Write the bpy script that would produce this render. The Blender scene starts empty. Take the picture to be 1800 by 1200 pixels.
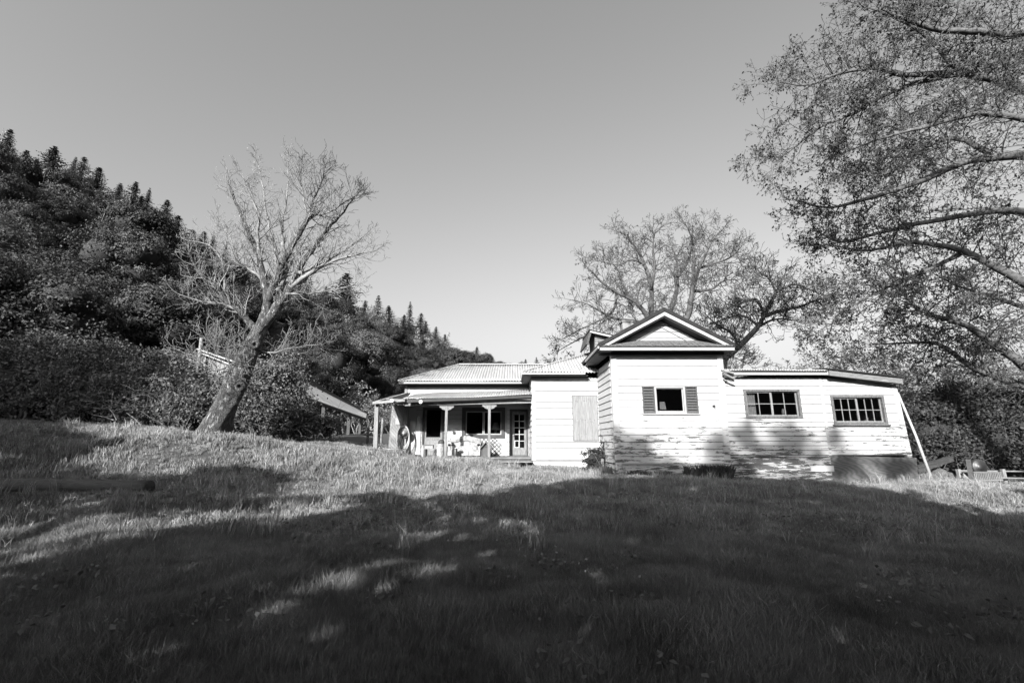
import bpy, math, random
import numpy as np
from mathutils import noise as mnoise
from math import radians, sin, cos, pi
from mathutils import Vector
random.seed(7); RS = np.random.RandomState(7)
S = bpy.context.scene; C = S.collection

# ------------------------------------------------------------------ camera, world, sun, exposure
FP, CX, CY, PITCH, CH = 800.0, 900.0, 600.0, math.atan(175/800), 1.6
cd = bpy.data.cameras.new('camera'); cam = bpy.data.objects.new('camera', cd); C.objects.link(cam)
cam.location = (0, 0, CH); cam.rotation_euler = (pi/2 + PITCH, 0, 0)
cd.sensor_width = 36; cd.lens = 36*FP/1800; cd.clip_end = 3000; cd.clip_start = .13
S.camera = cam
SUNV = Vector((.41, 1.0, -.46))                 # direction the light travels
w = bpy.data.worlds.new('World'); S.world = w; w.use_nodes = True
nt = w.node_tree; nt.nodes.clear()
sky = nt.nodes.new('ShaderNodeTexSky'); sky.sky_type = 'NISHITA'; sky.sun_disc = False
el = math.atan2(.46, math.hypot(.41, 1)); sky.sun_elevation = el
sky.sun_rotation = math.atan2(-.41, -1.0)
sky.air_density = 1.0; sky.dust_density = 6.0; sky.ozone_density = 1.0
bw = nt.nodes.new('ShaderNodeVectorMath'); bw.operation = 'DOT_PRODUCT'; bw.inputs[1].default_value = (.50, .52, .13); bg = nt.nodes.new('ShaderNodeBackground'); wo = nt.nodes.new('ShaderNodeOutputWorld')
bg.inputs['Strength'].default_value = .080
nt.links.new(sky.outputs[0], bw.inputs[0]); nt.links.new(bw.outputs['Value'], bg.inputs[0]); nt.links.new(bg.outputs[0], wo.inputs[0])
sd = bpy.data.lights.new('sun', 'SUN'); sd.energy = 5.0; sd.angle = radians(.55); sd.color = (1, .995, .985)
sun = bpy.data.objects.new('sun', sd); C.objects.link(sun); sun.rotation_euler = SUNV.to_track_quat('-Z', 'Y').to_euler()
vs = S.view_settings; vs.view_transform = 'Standard'; vs.look = 'None'; vs.gamma = 1; vs.use_curve_mapping = False
vs.exposure = 1.85
S.cycles.max_bounces = 6; S.cycles.transparent_max_bounces = 12; S.cycles.use_denoising = True
S.render.film_transparent = False

# ------------------------------------------------------------------ geometry helpers
def at(px, py, Y):
    a = (px-CX)/FP; b = (CY-py)/FP
    k = Y/(cos(PITCH) - b*sin(PITCH))
    return Vector((a*k, Y, CH + (sin(PITCH) + b*cos(PITCH))*k))
def proj(x, y, z):
    z = z-CH; d = y*cos(PITCH) + z*sin(PITCH)
    return CX + FP*x/d, CY - FP*(-y*sin(PITCH) + z*cos(PITCH))/d

CTRL = [at(1084,840,15), at(1284,842,15), at(1465,851,15), at(1612,846,15), at(1700,850,17), at(1800,853,18), at(936,822,17.5),
        at(1055,826,17.5), at(785,806,17.6), at(660,795,18), at(560,781,18), at(372,768,15), at(200,752,15), at(0,745,15), at(-300,725,15),
        at(0,866,9.5), at(270,868,9.5), at(640,762,38), at(560,768,30), at(700,786,26), at(480,775,22), at(300,745,20), at(0,735,19), at(860,806,19.8)]
CTRL = [(v.x, v.y, v.z) for v in CTRL] + [(0,0,0),(-5,3,0),(5,3,0),(0,6,.08),(-3,6,.1),(4,6,.05),(8,8,.05),(-8,6,.15),(12,9,.05),(0,-12,0),(-20,-10,0),
        (15,-10,0),(3,10,.2),(-4,10,.3),(18,14,.1),(30,30,.2),(10,40,.3),(60,20,.2),(0,50,1),(0,-60,0),(60,-60,0),(-60,-60,0),(100,100,0),(-30,10,2.2),(-16,2,.6),(0,23,.6),(10,22,.3)]
CT = np.array(CTRL)
def ground(x, y):
    x = np.asarray(x, float); y = np.asarray(y, float)
    d2 = (x[...,None]-CT[:,0])**2 + (y[...,None]-CT[:,1])**2
    wt = 1/(d2+1.2)**1.9
    z = (wt*CT[:,2]).sum(-1)/wt.sum(-1)
    near = np.clip((40-np.hypot(x, y))/20, 0, 1)
    return z + .035*np.sin(x*.9+1.3)*np.sin(y*.8)*near + .02*np.sin(x*2.1)*np.cos(y*1.7+x*.6)*near
def gz(x, y): return float(ground(np.array([x]), np.array([y]))[0])

def finish(name, me, m=None, parent=None, smooth=False):
    o = bpy.data.objects.new(name, me); C.objects.link(o)
    if m: me.materials.append(m)
    if parent is not None: o.parent = parent
    if smooth:
        me.polygons.foreach_set('use_smooth', [True]*len(me.polygons))
    return o
class MB:
    def __init__(s): s.v = []; s.f = []
    def add(s, vs, fs):
        n = len(s.v); s.v += [tuple(v) for v in vs]; s.f += [tuple(i+n for i in f) for f in fs]; return s
    def box(s, x0, x1, y0, y1, z0, z1):
        return s.add([(x0,y0,z0),(x1,y0,z0),(x1,y1,z0),(x0,y1,z0),(x0,y0,z1),(x1,y0,z1),(x1,y1,z1),(x0,y1,z1)],
              [(3,2,1,0),(4,5,6,7),(0,1,5,4),(1,2,6,5),(2,3,7,6),(3,0,4,7)])
    def prism(s, poly, vec):
        n = len(poly); a = [Vector(p) for p in poly]; vec = Vector(vec)
        return s.add(a + [p+vec for p in a], [tuple(range(n)), tuple(range(2*n-1, n-1, -1))] + [((i+1)%n, i, n+i, n+(i+1)%n) for i in range(n)])
    def beam(s, p0, p1, w, h, up=(0,0,1)):
        p0, p1 = Vector(p0), Vector(p1); d = (p1-p0).normalized(); a = d.cross(Vector(up))
        if a.length < 1e-3: a = d.cross(Vector((0,1,0)))
        a.normalize(); b = a.cross(d).normalized(); a = a*w/2; b = b*h/2
        q = [p0-a-b, p0+a-b, p0+a+b, p0-a+b]
        return s.add(q + [v+(p1-p0) for v in q], [(0,1,2,3),(7,6,5,4),(1,0,4,5),(2,1,5,6),(3,2,6,7),(0,3,7,4)])
    def tube(s, pts, rad, k=8, cap=True):
        pts = [Vector(p) for p in pts]; n = len(pts)
        if not hasattr(rad, '__len__'): rad = [rad]*n
        vs = []; ref = None
        for i, p in enumerate(pts):
            d = (pts[min(i+1,n-1)] - pts[max(i-1,0)]).normalized()
            if ref is None: ref = d.orthogonal().normalized()
            ref = (ref - d*ref.dot(d)).normalized(); b = d.cross(ref)
            for j in range(k):
                t = 2*pi*j/k; vs.append(p + (ref*cos(t) + b*sin(t))*rad[i])
        fs = [(i*k+j, i*k+(j+1)%k, (i+1)*k+(j+1)%k, (i+1)*k+j) for i in range(n-1) for j in range(k)]
        if cap: fs += [tuple(range(k-1,-1,-1)), tuple(range((n-1)*k, n*k))]
        return s.add(vs, fs)
    def lathe(s, c, prof, k=16, axis='z'):
        vs = []; n = len(prof)
        for r, h in prof:
            for j in range(k):
                t = 2*pi*j/k
                vs.append((c[0]+r*cos(t), c[1]+r*sin(t), c[2]+h) if axis == 'z' else (c[0]+r*cos(t), c[1]-h, c[2]+r*sin(t)))
        fs = [(i*k+j, i*k+(j+1)%k, (i+1)*k+(j+1)%k, (i+1)*k+j) for i in range(n-1) for j in range(k)]
        fs += [tuple(range(k-1,-1,-1)), tuple(range((n-1)*k, n*k))]
        return s.add(vs, fs)
    def mesh(s, name='m'):
        me = bpy.data.meshes.new(name); me.from_pydata(s.v, [], s.f); me.validate(); me.update(); return me
    def obj(s, name, m, parent=None, smooth=False):
        return finish(name, s.mesh(name), m, parent, smooth)
def fastmesh(name, V, F):
    V = np.asarray(V, np.float32); F = np.asarray(F, np.int32); k = F.shape[1]
    me = bpy.data.meshes.new(name); me.vertices.add(len(V)); me.vertices.foreach_set('co', V.ravel())
    me.loops.add(F.size); me.loops.foreach_set('vertex_index', F.ravel())
    me.polygons.add(len(F)); me.polygons.foreach_set('loop_start', np.arange(len(F), dtype=np.int32)*k)
    me.update(calc_edges=True); me.validate(); return me
def thing(name, label, cat, loc=(0,0,0), group=None, kind=None):
    o = bpy.data.objects.new(name, None); C.objects.link(o); o.location = loc; o.empty_display_size = .2
    return tag(o, label, cat, group, kind)
def tag(o, label=None, cat=None, group=None, kind=None):
    if label: o['label'] = label
    if cat: o['category'] = cat
    if group: o['group'] = group
    if kind: o['kind'] = kind
    return o
def reparent(o, root):        # child keeps world coordinates it was modelled in
    o.parent = root; o.location = -Vector(root.location); return o

# ------------------------------------------------------------------ materials (black and white place: neutral greys)
def nodes(name):
    m = bpy.data.materials.new(name); m.use_nodes = True; n = m.node_tree; p = n.nodes['Principled BSDF']; return m, n, p
def mth(n, op, a, b=None):
    x = n.nodes.new('ShaderNodeMath'); x.operation = op
    for i, v in enumerate((a, b)):
        if v is None: continue
        if isinstance(v, (int, float)): x.inputs[i].default_value = v
        else: n.links.new(v, x.inputs[i])
    return x.outputs[0]
def pos(n, sc=(1,1,1), obj=False):
    if obj: g = n.nodes.new('ShaderNodeTexCoord').outputs['Object']
    else: g = n.nodes.new('ShaderNodeNewGeometry').outputs['Position']
    mp = n.nodes.new('ShaderNodeMapping'); mp.inputs['Scale'].default_value = sc; n.links.new(g, mp.inputs[0]); return mp.outputs[0]
def noise(n, vec, scale, detail=6, rough=.6, dist=0):
    x = n.nodes.new('ShaderNodeTexNoise'); x.inputs['Scale'].default_value = scale; x.inputs['Detail'].default_value = detail
    x.inputs['Roughness'].default_value = rough; x.inputs['Distortion'].default_value = dist; n.links.new(vec, x.inputs['Vector']); return x.outputs['Fac']
def rng(n, v, a, b, c, d):
    x = n.nodes.new('ShaderNodeMapRange'); n.links.new(v, x.inputs[0])
    for i, q in enumerate((a, b, c, d)):
        if isinstance(q, (int, float)): x.inputs[i+1].default_value = q
        else: n.links.new(q, x.inputs[i+1])
    return x.outputs[0]
def bump(n, p, h, strength=.3, dist=.01):
    b = n.nodes.new('ShaderNodeBump'); b.inputs['Strength'].default_value = strength; b.inputs['Distance'].default_value = dist
    n.links.new(h, b.inputs['Height']); n.links.new(b.outputs[0], p.inputs['Normal'])
KA = .52      # overall reflectance scale, lowered to offset the raised exposure and deepen shade
def M_noise(name, lo, hi, rough=.8, scale=3, sc=(1,1,1), bs=.3, bd=.01, metallic=0, rand=0):
    lo, hi = lo*KA, hi*KA
    m, n, p = nodes(name); f = noise(n, pos(n, sc), scale, 8, .65)
    v = rng(n, f, .32, .68, lo, hi)
    if rand:
        oi = n.nodes.new('ShaderNodeObjectInfo'); v = mth(n, 'MULTIPLY', v, rng(n, oi.outputs['Random'], 0, 1, 1-rand, 1+rand))
    n.links.new(v, p.inputs['Base Color']); p.inputs['Roughness'].default_value = rough; p.inputs['Metallic'].default_value = metallic
    if bs: bump(n, p, f, bs, bd)
    return m
def M_paint(name, base=.26, amount=1.0, wood=.035, zlo=.3, zhi=3.1, tlo=.475, thi=.655):
    m, n, p = nodes(name)
    v = pos(n, (.8, .8, 5.5)); f = noise(n, v, 3.2, 10, .72)
    big = noise(n, pos(n, (.35, .35, .9)), 1.7, 3, .5)
    g = n.nodes.new('ShaderNodeNewGeometry'); sp = n.nodes.new('ShaderNodeSeparateXYZ'); n.links.new(g.outputs['Position'], sp.inputs[0])
    th = rng(n, sp.outputs['Z'], zlo, zhi, tlo, thi)
    f2 = mth(n, 'ADD', f, mth(n, 'MULTIPLY', mth(n, 'SUBTRACT', big, .5), .28*amount))
    dlt = mth(n, 'SUBTRACT', f2, th)
    pe = rng(n, dlt, -.004, .012, 0, 1)
    oi = n.nodes.new('ShaderNodeObjectInfo')
    dirt = noise(n, pos(n, (1,1,.5)), 2.3, 6, .6)
    paint = mth(n, 'MULTIPLY', rng(n, dirt, .3, .7, base*.9, base), rng(n, oi.outputs['Random'], 0, 1, .93, 1.0))
    grain = noise(n, pos(n, (1.5, 1.5, 40)), 4, 5, .6)
    wd = rng(n, grain, .3, .7, wood*.5, wood*1.5)
    mx = n.nodes.new('ShaderNodeMix'); mx.data_type = 'FLOAT'; n.links.new(pe, mx.inputs[0]); n.links.new(paint, mx.inputs[2]); n.links.new(wd, mx.inputs[3])
    n.links.new(mx.outputs[0], p.inputs['Base Color']); p.inputs['Roughness'].default_value = .62
    bump(n, p, mth(n, 'SUBTRACT', mth(n, 'MULTIPLY', grain, .15), pe), .45, .003)
    return m
def M_leaf(name, lo, hi, trans=.25, rough=.5, rand=.25, scale=1.2, spec=.35):
    lo, hi = lo*KA, hi*KA
    m, n, p = nodes(name)
    f = noise(n, pos(n), scale, 4, .6); oi = n.nodes.new('ShaderNodeObjectInfo')
    v = mth(n, 'MULTIPLY', rng(n, f, .3, .7, lo, hi), rng(n, oi.outputs['Random'], 0, 1, 1-rand, 1+rand))
    n.links.new(v, p.inputs['Base Color']); p.inputs['Roughness'].default_value = rough; p.inputs['Specular IOR Level'].default_value = spec
    tr = n.nodes.new('ShaderNodeBsdfTranslucent'); n.links.new(v, tr.inputs[0])
    mx = n.nodes.new('ShaderNodeMixShader'); mx.inputs[0].default_value = trans
    n.links.new(p.outputs[0], mx.inputs[1]); n.links.new(tr.outputs[0], mx.inputs[2]); n.links.new(mx.outputs[0], n.nodes['Material Output'].inputs[0])
    return m
def M_glass():
    m, n, p = nodes('glass'); p.inputs['Base Color'].default_value = (.001,.001,.001,1); p.inputs['Roughness'].default_value = .04
    tr = n.nodes.new('ShaderNodeBsdfTransparent'); tr.inputs[0].default_value = (.9,.9,.9,1)
    f = noise(n, pos(n), 2.2, 3, .5); bump(n, p, f, .08, .02)
    mx = n.nodes.new('ShaderNodeMixShader'); mx.inputs[0].default_value = .72
    n.links.new(p.outputs[0], mx.inputs[1]); n.links.new(tr.outputs[0], mx.inputs[2]); n.links.new(mx.outputs[0], n.nodes['Material Output'].inputs[0]); return m
def M_ply():
    m, n, p = nodes('plywood'); wv = n.nodes.new('ShaderNodeTexWave'); wv.wave_type = 'RINGS'; wv.rings_direction = 'Y'
    wv.inputs['Scale'].default_value = 1.6; wv.inputs['Distortion'].default_value = 14; wv.inputs['Detail'].default_value = 3; wv.inputs['Detail Scale'].default_value = .7
    n.links.new(pos(n, (.8, 1, 3.5)), wv.inputs[0]); f = noise(n, pos(n, (2,2,30)), 4, 6)
    v = mth(n, 'MULTIPLY', rng(n, wv.outputs['Fac'], 0, 1, .05, .085), rng(n, f, .3, .7, .7, 1.25)); n.links.new(v, p.inputs['Base Color'])
    p.inputs['Roughness'].default_value = .85; bump(n, p, v, .4, .004); return m
def M_bark(name, lo, hi, sc=(1,1,.25), scale=6, bs=1, bd=.05, obj=False):
    lo, hi = lo*KA, hi*KA
    m, n, p = nodes(name); vec = pos(n, sc, obj)
    vo = n.nodes.new('ShaderNodeTexVoronoi'); vo.feature = 'DISTANCE_TO_EDGE'; vo.inputs['Scale'].default_value = scale
    nz = noise(n, vec, scale*1.5, 6, .7); ad = n.nodes.new('ShaderNodeVectorMath'); ad.operation = 'ADD'
    n.links.new(vec, ad.inputs[0]); cb = n.nodes.new('ShaderNodeCombineXYZ'); d = mth(n, 'MULTIPLY', nz, .55)
    n.links.new(d, cb.inputs[0]); n.links.new(d, cb.inputs[1]); n.links.new(cb.outputs[0], ad.inputs[1]); n.links.new(ad.outputs[0], vo.inputs['Vector'])
    e = rng(n, vo.outputs['Distance'], 0, .35, 0, 1); h = mth(n, 'ADD', mth(n, 'MULTIPLY', e, .7), mth(n, 'MULTIPLY', nz, .5))
    n.links.new(rng(n, h, .25, 1.05, lo, hi), p.inputs['Base Color']); p.inputs['Roughness'].default_value = .9; bump(n, p, h, bs, bd); return m

WHITE = M_paint('white_peeling_paint'); WHITEC = M_paint('white_paint_sound', .26, .5, .1, .3, 3.0, .57, .74)
WHITER = M_paint('white_paint_ruined', .24, 1.4, .03, .4, 1.2, .47, .52)
TRIM = M_paint('white_trim', .19, .8, .12, .3, 4.5, .58, .66)
WEATH = M_noise('weathered_wood', .10, .30, .85, 4, (1,1,8), .5, .006, rand=.2)
WEATHV = M_noise('weathered_upright_wood', .10, .30, .85, 4, (8,8,1), .5, .006, rand=.2)
WEATHL = M_noise('pale_weathered_wood', .13, .27, .8, 4, (9,9,.8), .4, .005, rand=.08)
DARKW = M_noise('dark_wood', .02, .06, .8, 4, (1,1,5), .4, .005, rand=.2)
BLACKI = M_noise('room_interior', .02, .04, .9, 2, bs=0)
SHEATH = M_noise('sheathing', .05, .09, .9, 3, bs=0)
FRAMEW = M_noise('grey_window_frame_wood', .05, .15, .85, 4, (6,6,3), .5, .006)
SHUTM = M_noise('shutter_wood', .04, .10, .85, 4, (8,8,1), .5, .006)
POSTM = M_noise('worn_post_paint', .12, .26, .8, 4, (9,9,.8), .4, .005)
METAL = M_noise('corrugated_roof_metal', .30, .48, .5, 1.6, (6,.5,.5), .1, .004)
ROOFD = M_noise('dark_roofing', .018, .04, .85, 6, bs=.5)
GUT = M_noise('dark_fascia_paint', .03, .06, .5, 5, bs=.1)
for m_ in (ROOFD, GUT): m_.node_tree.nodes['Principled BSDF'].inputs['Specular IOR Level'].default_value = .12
SHING = M_noise('mossy_shingle', .06, .16, .9, 9, bs=.8, bd=.02)
GLASS = M_glass(); PLY = M_ply()
BARKL = M_bark('pale_cracked_bark', .02, .42, (1,1,.22), 9, 1, .09)
BARKU = M_noise('pale_branch_bark', .10, .26, .8, 5, (1,1,1), .6, .02)
BARKD = M_noise('oak_bark', .025, .12, .9, 4, (1,1,1), .8, .03)
BARKG = M_noise('grey_twig_bark', .03, .10, .9, 2, (1,1,1), .2, .02)
TRUNKD = M_noise('forest_trunk_bark', .04, .10, .9, 4, bs=.5)
L_FOR = M_leaf('forest_leaf', .018, .095, .15, .6, .6, .10, .15)
L_CON = M_leaf('conifer_needles', .022, .05, .1, .6, .3, .2)
L_BRA = M_leaf('bramble_leaf', .05, .22, .1, .55, .1, 1.5, .15)
L_OAK = M_leaf('oak_bud_leaf', .04, .09, .15, .6, .1, 1)
L_DRK = M_leaf('dark_shrub_leaf', .02, .10, .1, .55, .2, 1.2, .12)
CORE = M_noise('foliage_core_shade', .006, .016, .95, 3, bs=0)  # near-black filler inside crowns, standing in for the shade between leaves
M_GRASS = M_leaf('grass_blade', .13, .32, .04, .55, .3, .8, .1)
M_DRY = M_leaf('dry_grass_blade', .32, .50, .04, .6, .25, .8, .15)
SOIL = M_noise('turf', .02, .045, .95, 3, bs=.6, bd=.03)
HILLM = M_noise('forest_floor', .03, .06, .95, .6, bs=.4, bd=.2)
CLOTH = M_noise('pale_cloth', .14, .5, .9, 9, bs=.3); RUB = M_noise('black_rubber', .02, .04, .5, 5, bs=0)
LAMPM = M_noise('lampshade_cloth', .4, .5, .9, 8, bs=0); PLAST = M_noise('pale_plastic', .36, .46, .4, 5, bs=0); GREYM = M_noise('grey_metal', .18, .3, .5, 5, bs=.1)

# ------------------------------------------------------------------ ground
def lin(*seg):
    out = []
    for a, b, s in seg: out += list(np.arange(a, b, s))
    return np.array(out)
gx = lin((-900,-100,80),(-100,-30,5),(-30,30,.5),(30,100,5),(100,901,80)); gy = lin((-900,-60,80),(-60,-4,4),(-4,30,.5),(30,100,4),(100,1501,100))
X, Y = np.meshgrid(gx, gy); Z = ground(X, Y)
nx, ny = len(gx), len(gy); idx = np.arange(nx*ny).reshape(ny, nx)
Fq = np.stack([idx[:-1,:-1], idx[:-1,1:], idx[1:,1:], idx[1:,:-1]], -1).reshape(-1, 4)
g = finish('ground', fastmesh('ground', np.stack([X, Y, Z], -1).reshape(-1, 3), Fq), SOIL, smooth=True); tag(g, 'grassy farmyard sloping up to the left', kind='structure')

# hill: lofted between a foot line and a ridge line
RIDGE = [(-700,60,95),(-350,150,95),(-120,215,98),(0,262,100),(60,290,102),(110,303,104),(200,335,108),(300,398,115),(340,420,120),(420,445,128),(600,527,145),(700,570,165),(800,604,190),(890,630,230),(950,639,270),(1100,648,320),(1400,660,360),(1900,670,380)]
FOOT = [(-700,690,20),(-350,700,22),(-120,715,23),(0,722,24),(60,724,25),(110,726,26),(200,730,28),(300,735,32),(340,738,35),(420,742,42),(600,752,52),(700,756,70),(800,760,100),(890,765,150),(950,768,190),(1100,770,220),(1400,770,240),(1900,770,260)]
TREEH = 15.5
RP = np.array([list(at(*r) - Vector((0,0,TREEH if r[0] < 440 else 12.0 if r[0] < 720 else 10.0))) for r in RIDGE]); FPt = np.array([list(at(*r)) for r in FOOT])
def hillpt(s, t):
    s = np.clip(s, 0, len(RIDGE)-1.001); i = int(s); f = s-i
    a = FPt[i]*(1-f) + FPt[i+1]*f; b = RP[i]*(1-f) + RP[i+1]*f
    p = a*(1-t) + b*t
    p[2] += (b[2]-a[2])*.10*sin(pi*min(t,1))
    if t > 1: p[2] = b[2] - (b[2]-a[2])*(t-1)*1.1
    p[2] += .02*(b[2]-a[2])*sin(s*5+t*9)
    return Vector(p)
ns, ntt = 90, 26; V = []
for i in range(ns):
    for j in range(ntt): V.append(hillpt(i/(ns-1)*(len(RIDGE)-1.01), -.08 + j/(ntt-1)*1.9))
idx = np.arange(ns*ntt).reshape(ns, ntt)
h = finish('hill', fastmesh('hill', V, np.stack([idx[:-1,:-1], idx[1:,:-1], idx[1:,1:], idx[:-1,1:]], -1).reshape(-1,4)), HILLM, smooth=True)
tag(h, 'steep wooded hillside behind the house', kind='structure')

# ------------------------------------------------------------------ HOUSE
YF, YL, YW, YP, YB = 15.0, 15.06, 17.5, 17.7, 19.7
house = thing('farmhouse', 'white weatherboarded farmhouse with peeling paint, metal roof, front gable and porch', 'house', (3.4, 15, gz(3.4,15)))
def part(mb, name, m, smooth=False, parent=None, label=None):
    o = mb.obj(name, m, None, smooth)
    if parent is None: reparent(o, house)
    else: o.parent = parent                       # parent part sits at house root with same local offset
    if label: o['label'] = label
    return o
class Frame:                                     # u across, z up, n outward
    def __init__(s, O, u, n): s.O = Vector(O); s.u = Vector(u); s.n = Vector(n)
    def P(s, u, z, d=0): v = s.O + s.u*u + s.n*d; return Vector((v.x, v.y, z))
def clip(poly, a, b):
    out = []; nrm = (-(b[1]-a[1]), b[0]-a[0])
    sd_ = lambda p: (p[0]-a[0])*nrm[0] + (p[1]-a[1])*nrm[1]
    for i in range(len(poly)):
        p, q = poly[i], poly[(i+1)%len(poly)]; sp, sq = sd_(p), sd_(q)
        if sp >= 0: out.append(p)
        if sp*sq < 0: t = sp/(sp-sq); out.append((p[0]+(q[0]-p[0])*t, p[1]+(q[1]-p[1])*t))
    return out
def clipwall(poly, wall):
    for i in range(len(wall)):
        poly = clip(poly, wall[i], wall[(i+1)%len(wall)])
        if len(poly) < 3: return None
    us = [p[0] for p in poly]; zs = [p[1] for p in poly]
    return poly if max(us)-min(us) > .01 and max(zs)-min(zs) > .01 else None
def pieces(z0, z1, u0, u1, ops):
    """rects of the row not covered by openings: list of groups, each group one board"""
    ops = sorted([o for o in ops if o[2] < z1-.004 and o[3] > z0+.004]); groups = []; cur = []; u = u0
    for a, b, c, d in ops:
        if a > u: cur.append((u, a, z0, z1))
        if c <= z0+.01 and d >= z1-.01: 
            if cur: groups.append(cur)
            cur = []
        else:
            if c > z0+.01: cur.append((a, b, z0, c))
            if d < z1-.01: cur.append((a, b, d, z1))
        u = max(u, b)
    if u < u1: cur.append((u, u1, z0, z1))
    if cur: groups.append(cur)
    return groups
def siding(fr, wall, z0, rows, hrow, m, ops=(), name='siding_board', gap=.017, t0=.012, lap=.03, back=.12, mats=None, jitter=.0):
    us = [p[0] for p in wall]; ua, ub = min(us), max(us)
    core = MB()
    for r in range(rows):
        a = z0 + r*hrow; b = a + hrow
        for grp in pieces(a+gap, b, ua, ub, ops):
            mb = MB()
            jj = random.uniform(-jitter, jitter)
            for (x0, x1, c, d) in grp:
                pl = clipwall([(x0,c),(x1,c),(x1,d),(x0,d)], wall)
                if not pl: continue
                n = len(pl); top = b
                fv = [fr.P(u, z, t0 + jj + lap*(top-z)/hrow) for u, z in pl]; bv = [fr.P(u, z, 0) for u, z in pl]
                mb.add(fv+bv, [tuple(range(n)), tuple(range(2*n-1,n-1,-1))] + [((i+1)%n, i, n+i, n+(i+1)%n) for i in range(n)])
            if mb.v: part(mb, name, (mats[r] if mats and mats.get(r) else m) if mats else m)
        for grp in pieces(a, b, ua, ub, ops):
            for (x0, x1, c, d) in grp:
                pl = clipwall([(x0,c),(x1,c),(x1,d),(x0,d)], wall)
                if pl: core.prism([fr.P(u, z, -.002) for u, z in pl], fr.n*(-back))
    part(core, 'wall', SHEATH)
def rectpx(x0, y0, x1, y1, Y):          # pixel rect -> (xa, xb, za, zb)
    a = at(x0, (y0+y1)/2, Y); b = at(x1, (y0+y1)/2, Y); t = at((x0+x1)/2, y0, Y); q = at((x0+x1)/2, y1, Y); return a.x, b.x, q.z, t.z
def fbox(mb, fr, u0, u1, z0, z1, d0, d1):
    q = [fr.P(u0,z0,d1), fr.P(u1,z0,d1), fr.P(u1,z1,d1), fr.P(u0,z1,d1)]
    return mb.prism(q, fr.n*(d0-d1))
def sub(mb, name, m, par, label=None):
    o = mb.obj(name, m, par)
    if label: o['label'] = label
    return o
def window(fr, op, fw, frame_m, sash_m, groups, sash_w=.035, name='window', label=None, proud=.05, glassmat=None, sill=.0, divider=.05):
    """groups: list of (fraction, cols, rows, open)"""
    u0, u1, z0, z1 = op; mb = MB()
    fbox(mb, fr, u0, u0+fw, z0, z1, -.10, proud); fbox(mb, fr, u1-fw, u1, z0, z1, -.10, proud)
    fbox(mb, fr, u0+fw, u1-fw, z1-fw, z1, -.10, proud-.004); fbox(mb, fr, u0+fw, u1-fw, z0, z0+fw, -.10, proud-.004)
    if sill: fbox(mb, fr, u0-.05, u1+.05, z0-sill, z0-.002, -.02, proud+.04)
    f = part(mb, name, frame_m, label=label)
    a, b, c, d = u0+fw, u1-fw, z0+fw, z1-fw; tot = b-a; u = a
    for gi, (fr_, cols, rows, opn) in enumerate(groups):
        ue = u + tot*fr_
        s = MB(); sw = sash_w; dd = -.012 - .03*(gi % 2)
        if opn != 2:
            fbox(s, fr, u+.002, u+sw, c+.002, d-.002, dd-.03, dd); fbox(s, fr, ue-sw, ue-.002, c+.002, d-.002, dd-.03, dd)
            fbox(s, fr, u+sw, ue-sw, d-sw, d-.002, dd-.03, dd-.002); fbox(s, fr, u+sw, ue-sw, c+.002, c+sw, dd-.03, dd-.002)
            so = sub(s, 'sash', sash_m, f)
            pa, pb, pc, pd = u+sw, ue-sw, c+sw, d-sw; bw_ = .022
            mu = MB()
            for i in range(1, cols): x = pa+(pb-pa)*i/cols; fbox(mu, fr, x-bw_/2, x+bw_/2, pc, pd, dd-.028, dd-.004)
            for j in range(1, rows):
                z = pc+(pd-pc)*j/rows
                for i in range(cols):
                    xa = pa+(pb-pa)*i/cols+(bw_/2 if i else 0); xb = pa+(pb-pa)*(i+1)/cols-(bw_/2 if i < cols-1 else 0)
                    fbox(mu, fr, xa, xb, z-bw_/2, z+bw_/2, dd-.028, dd-.005)
            if mu.v: sub(mu, 'glazing_bar', sash_m, f)
            for i in range(cols):
                for j in range(rows):
                    if (opn == 1 and i == 0): continue
                    g_ = MB(); xa = pa+(pb-pa)*i/cols; xb = pa+(pb-pa)*(i+1)/cols; za = pc+(pd-pc)*j/rows; zb = pc+(pd-pc)*(j+1)/rows
                    fbox(g_, fr, xa+.012, xb-.012, za+.012, zb-.012, dd-.019, dd-.015); sub(g_, 'pane', glassmat or GLASS, f)
        u = ue
    return f

FF = Frame((0, YF, 0), (1,0,0), (0,-1,0)); FLn = Frame((0, YL, 0), (1,0,0), (0,-1,0)); FW = Frame((0, YW, 0), (1,0,0), (0,-1,0)); FB = Frame((0, YB, 0), (1,0,0), (0,-1,0))
# --- front block
tl, tr_, bl, br = at(1074,628,YF), at(1267.5,621,YF), at(1084,838,YF), at(1284,838,YF)
zE = (tl.z+tr_.z)/2; zB = .1; zSk = at(1180,815,YF).z
XL = (tl.x+bl.x)/2; XR = (tr_.x+br.x)/2; XR1 = tr_.x; XR0 = br.x
opF = rectpx(1129,679,1226,726.5,YF)
wallF = [(XL+.17, zB), (XR0-.17, zB), (XR1-.17, zE), (XL+.17, zE)]
hr = (zE-.14-zSk)/15
siding(FF, wallF, zSk, 15, hr, WHITE, [opF])
siding(FF, [(XL+.17, zB), (XR0-.17, zB), (XR0-.17, zSk-.03), (XL+.17, zSk-.03)], zSk-.03-.27*2, 2, .27, WHITER, name='skirt_board')
mb = MB(); mb.prism([FF.P(XL-.02,zB,.045), FF.P(XL+.17,zB,.045), FF.P(XL+.17,zE,.045), FF.P(XL-.02,zE,.045)], (0,.18,0)); part(mb, 'corner_board', WHITE)
mb = MB(); mb.prism([FF.P(XR0-.17,zB,.045), FF.P(XR0+.02,zB,.045), FF.P(XR1+.02,zE,.045), FF.P(XR1-.17,zE,.045)], (0,.18,0)); part(mb, 'corner_board', WHITE)
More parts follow.
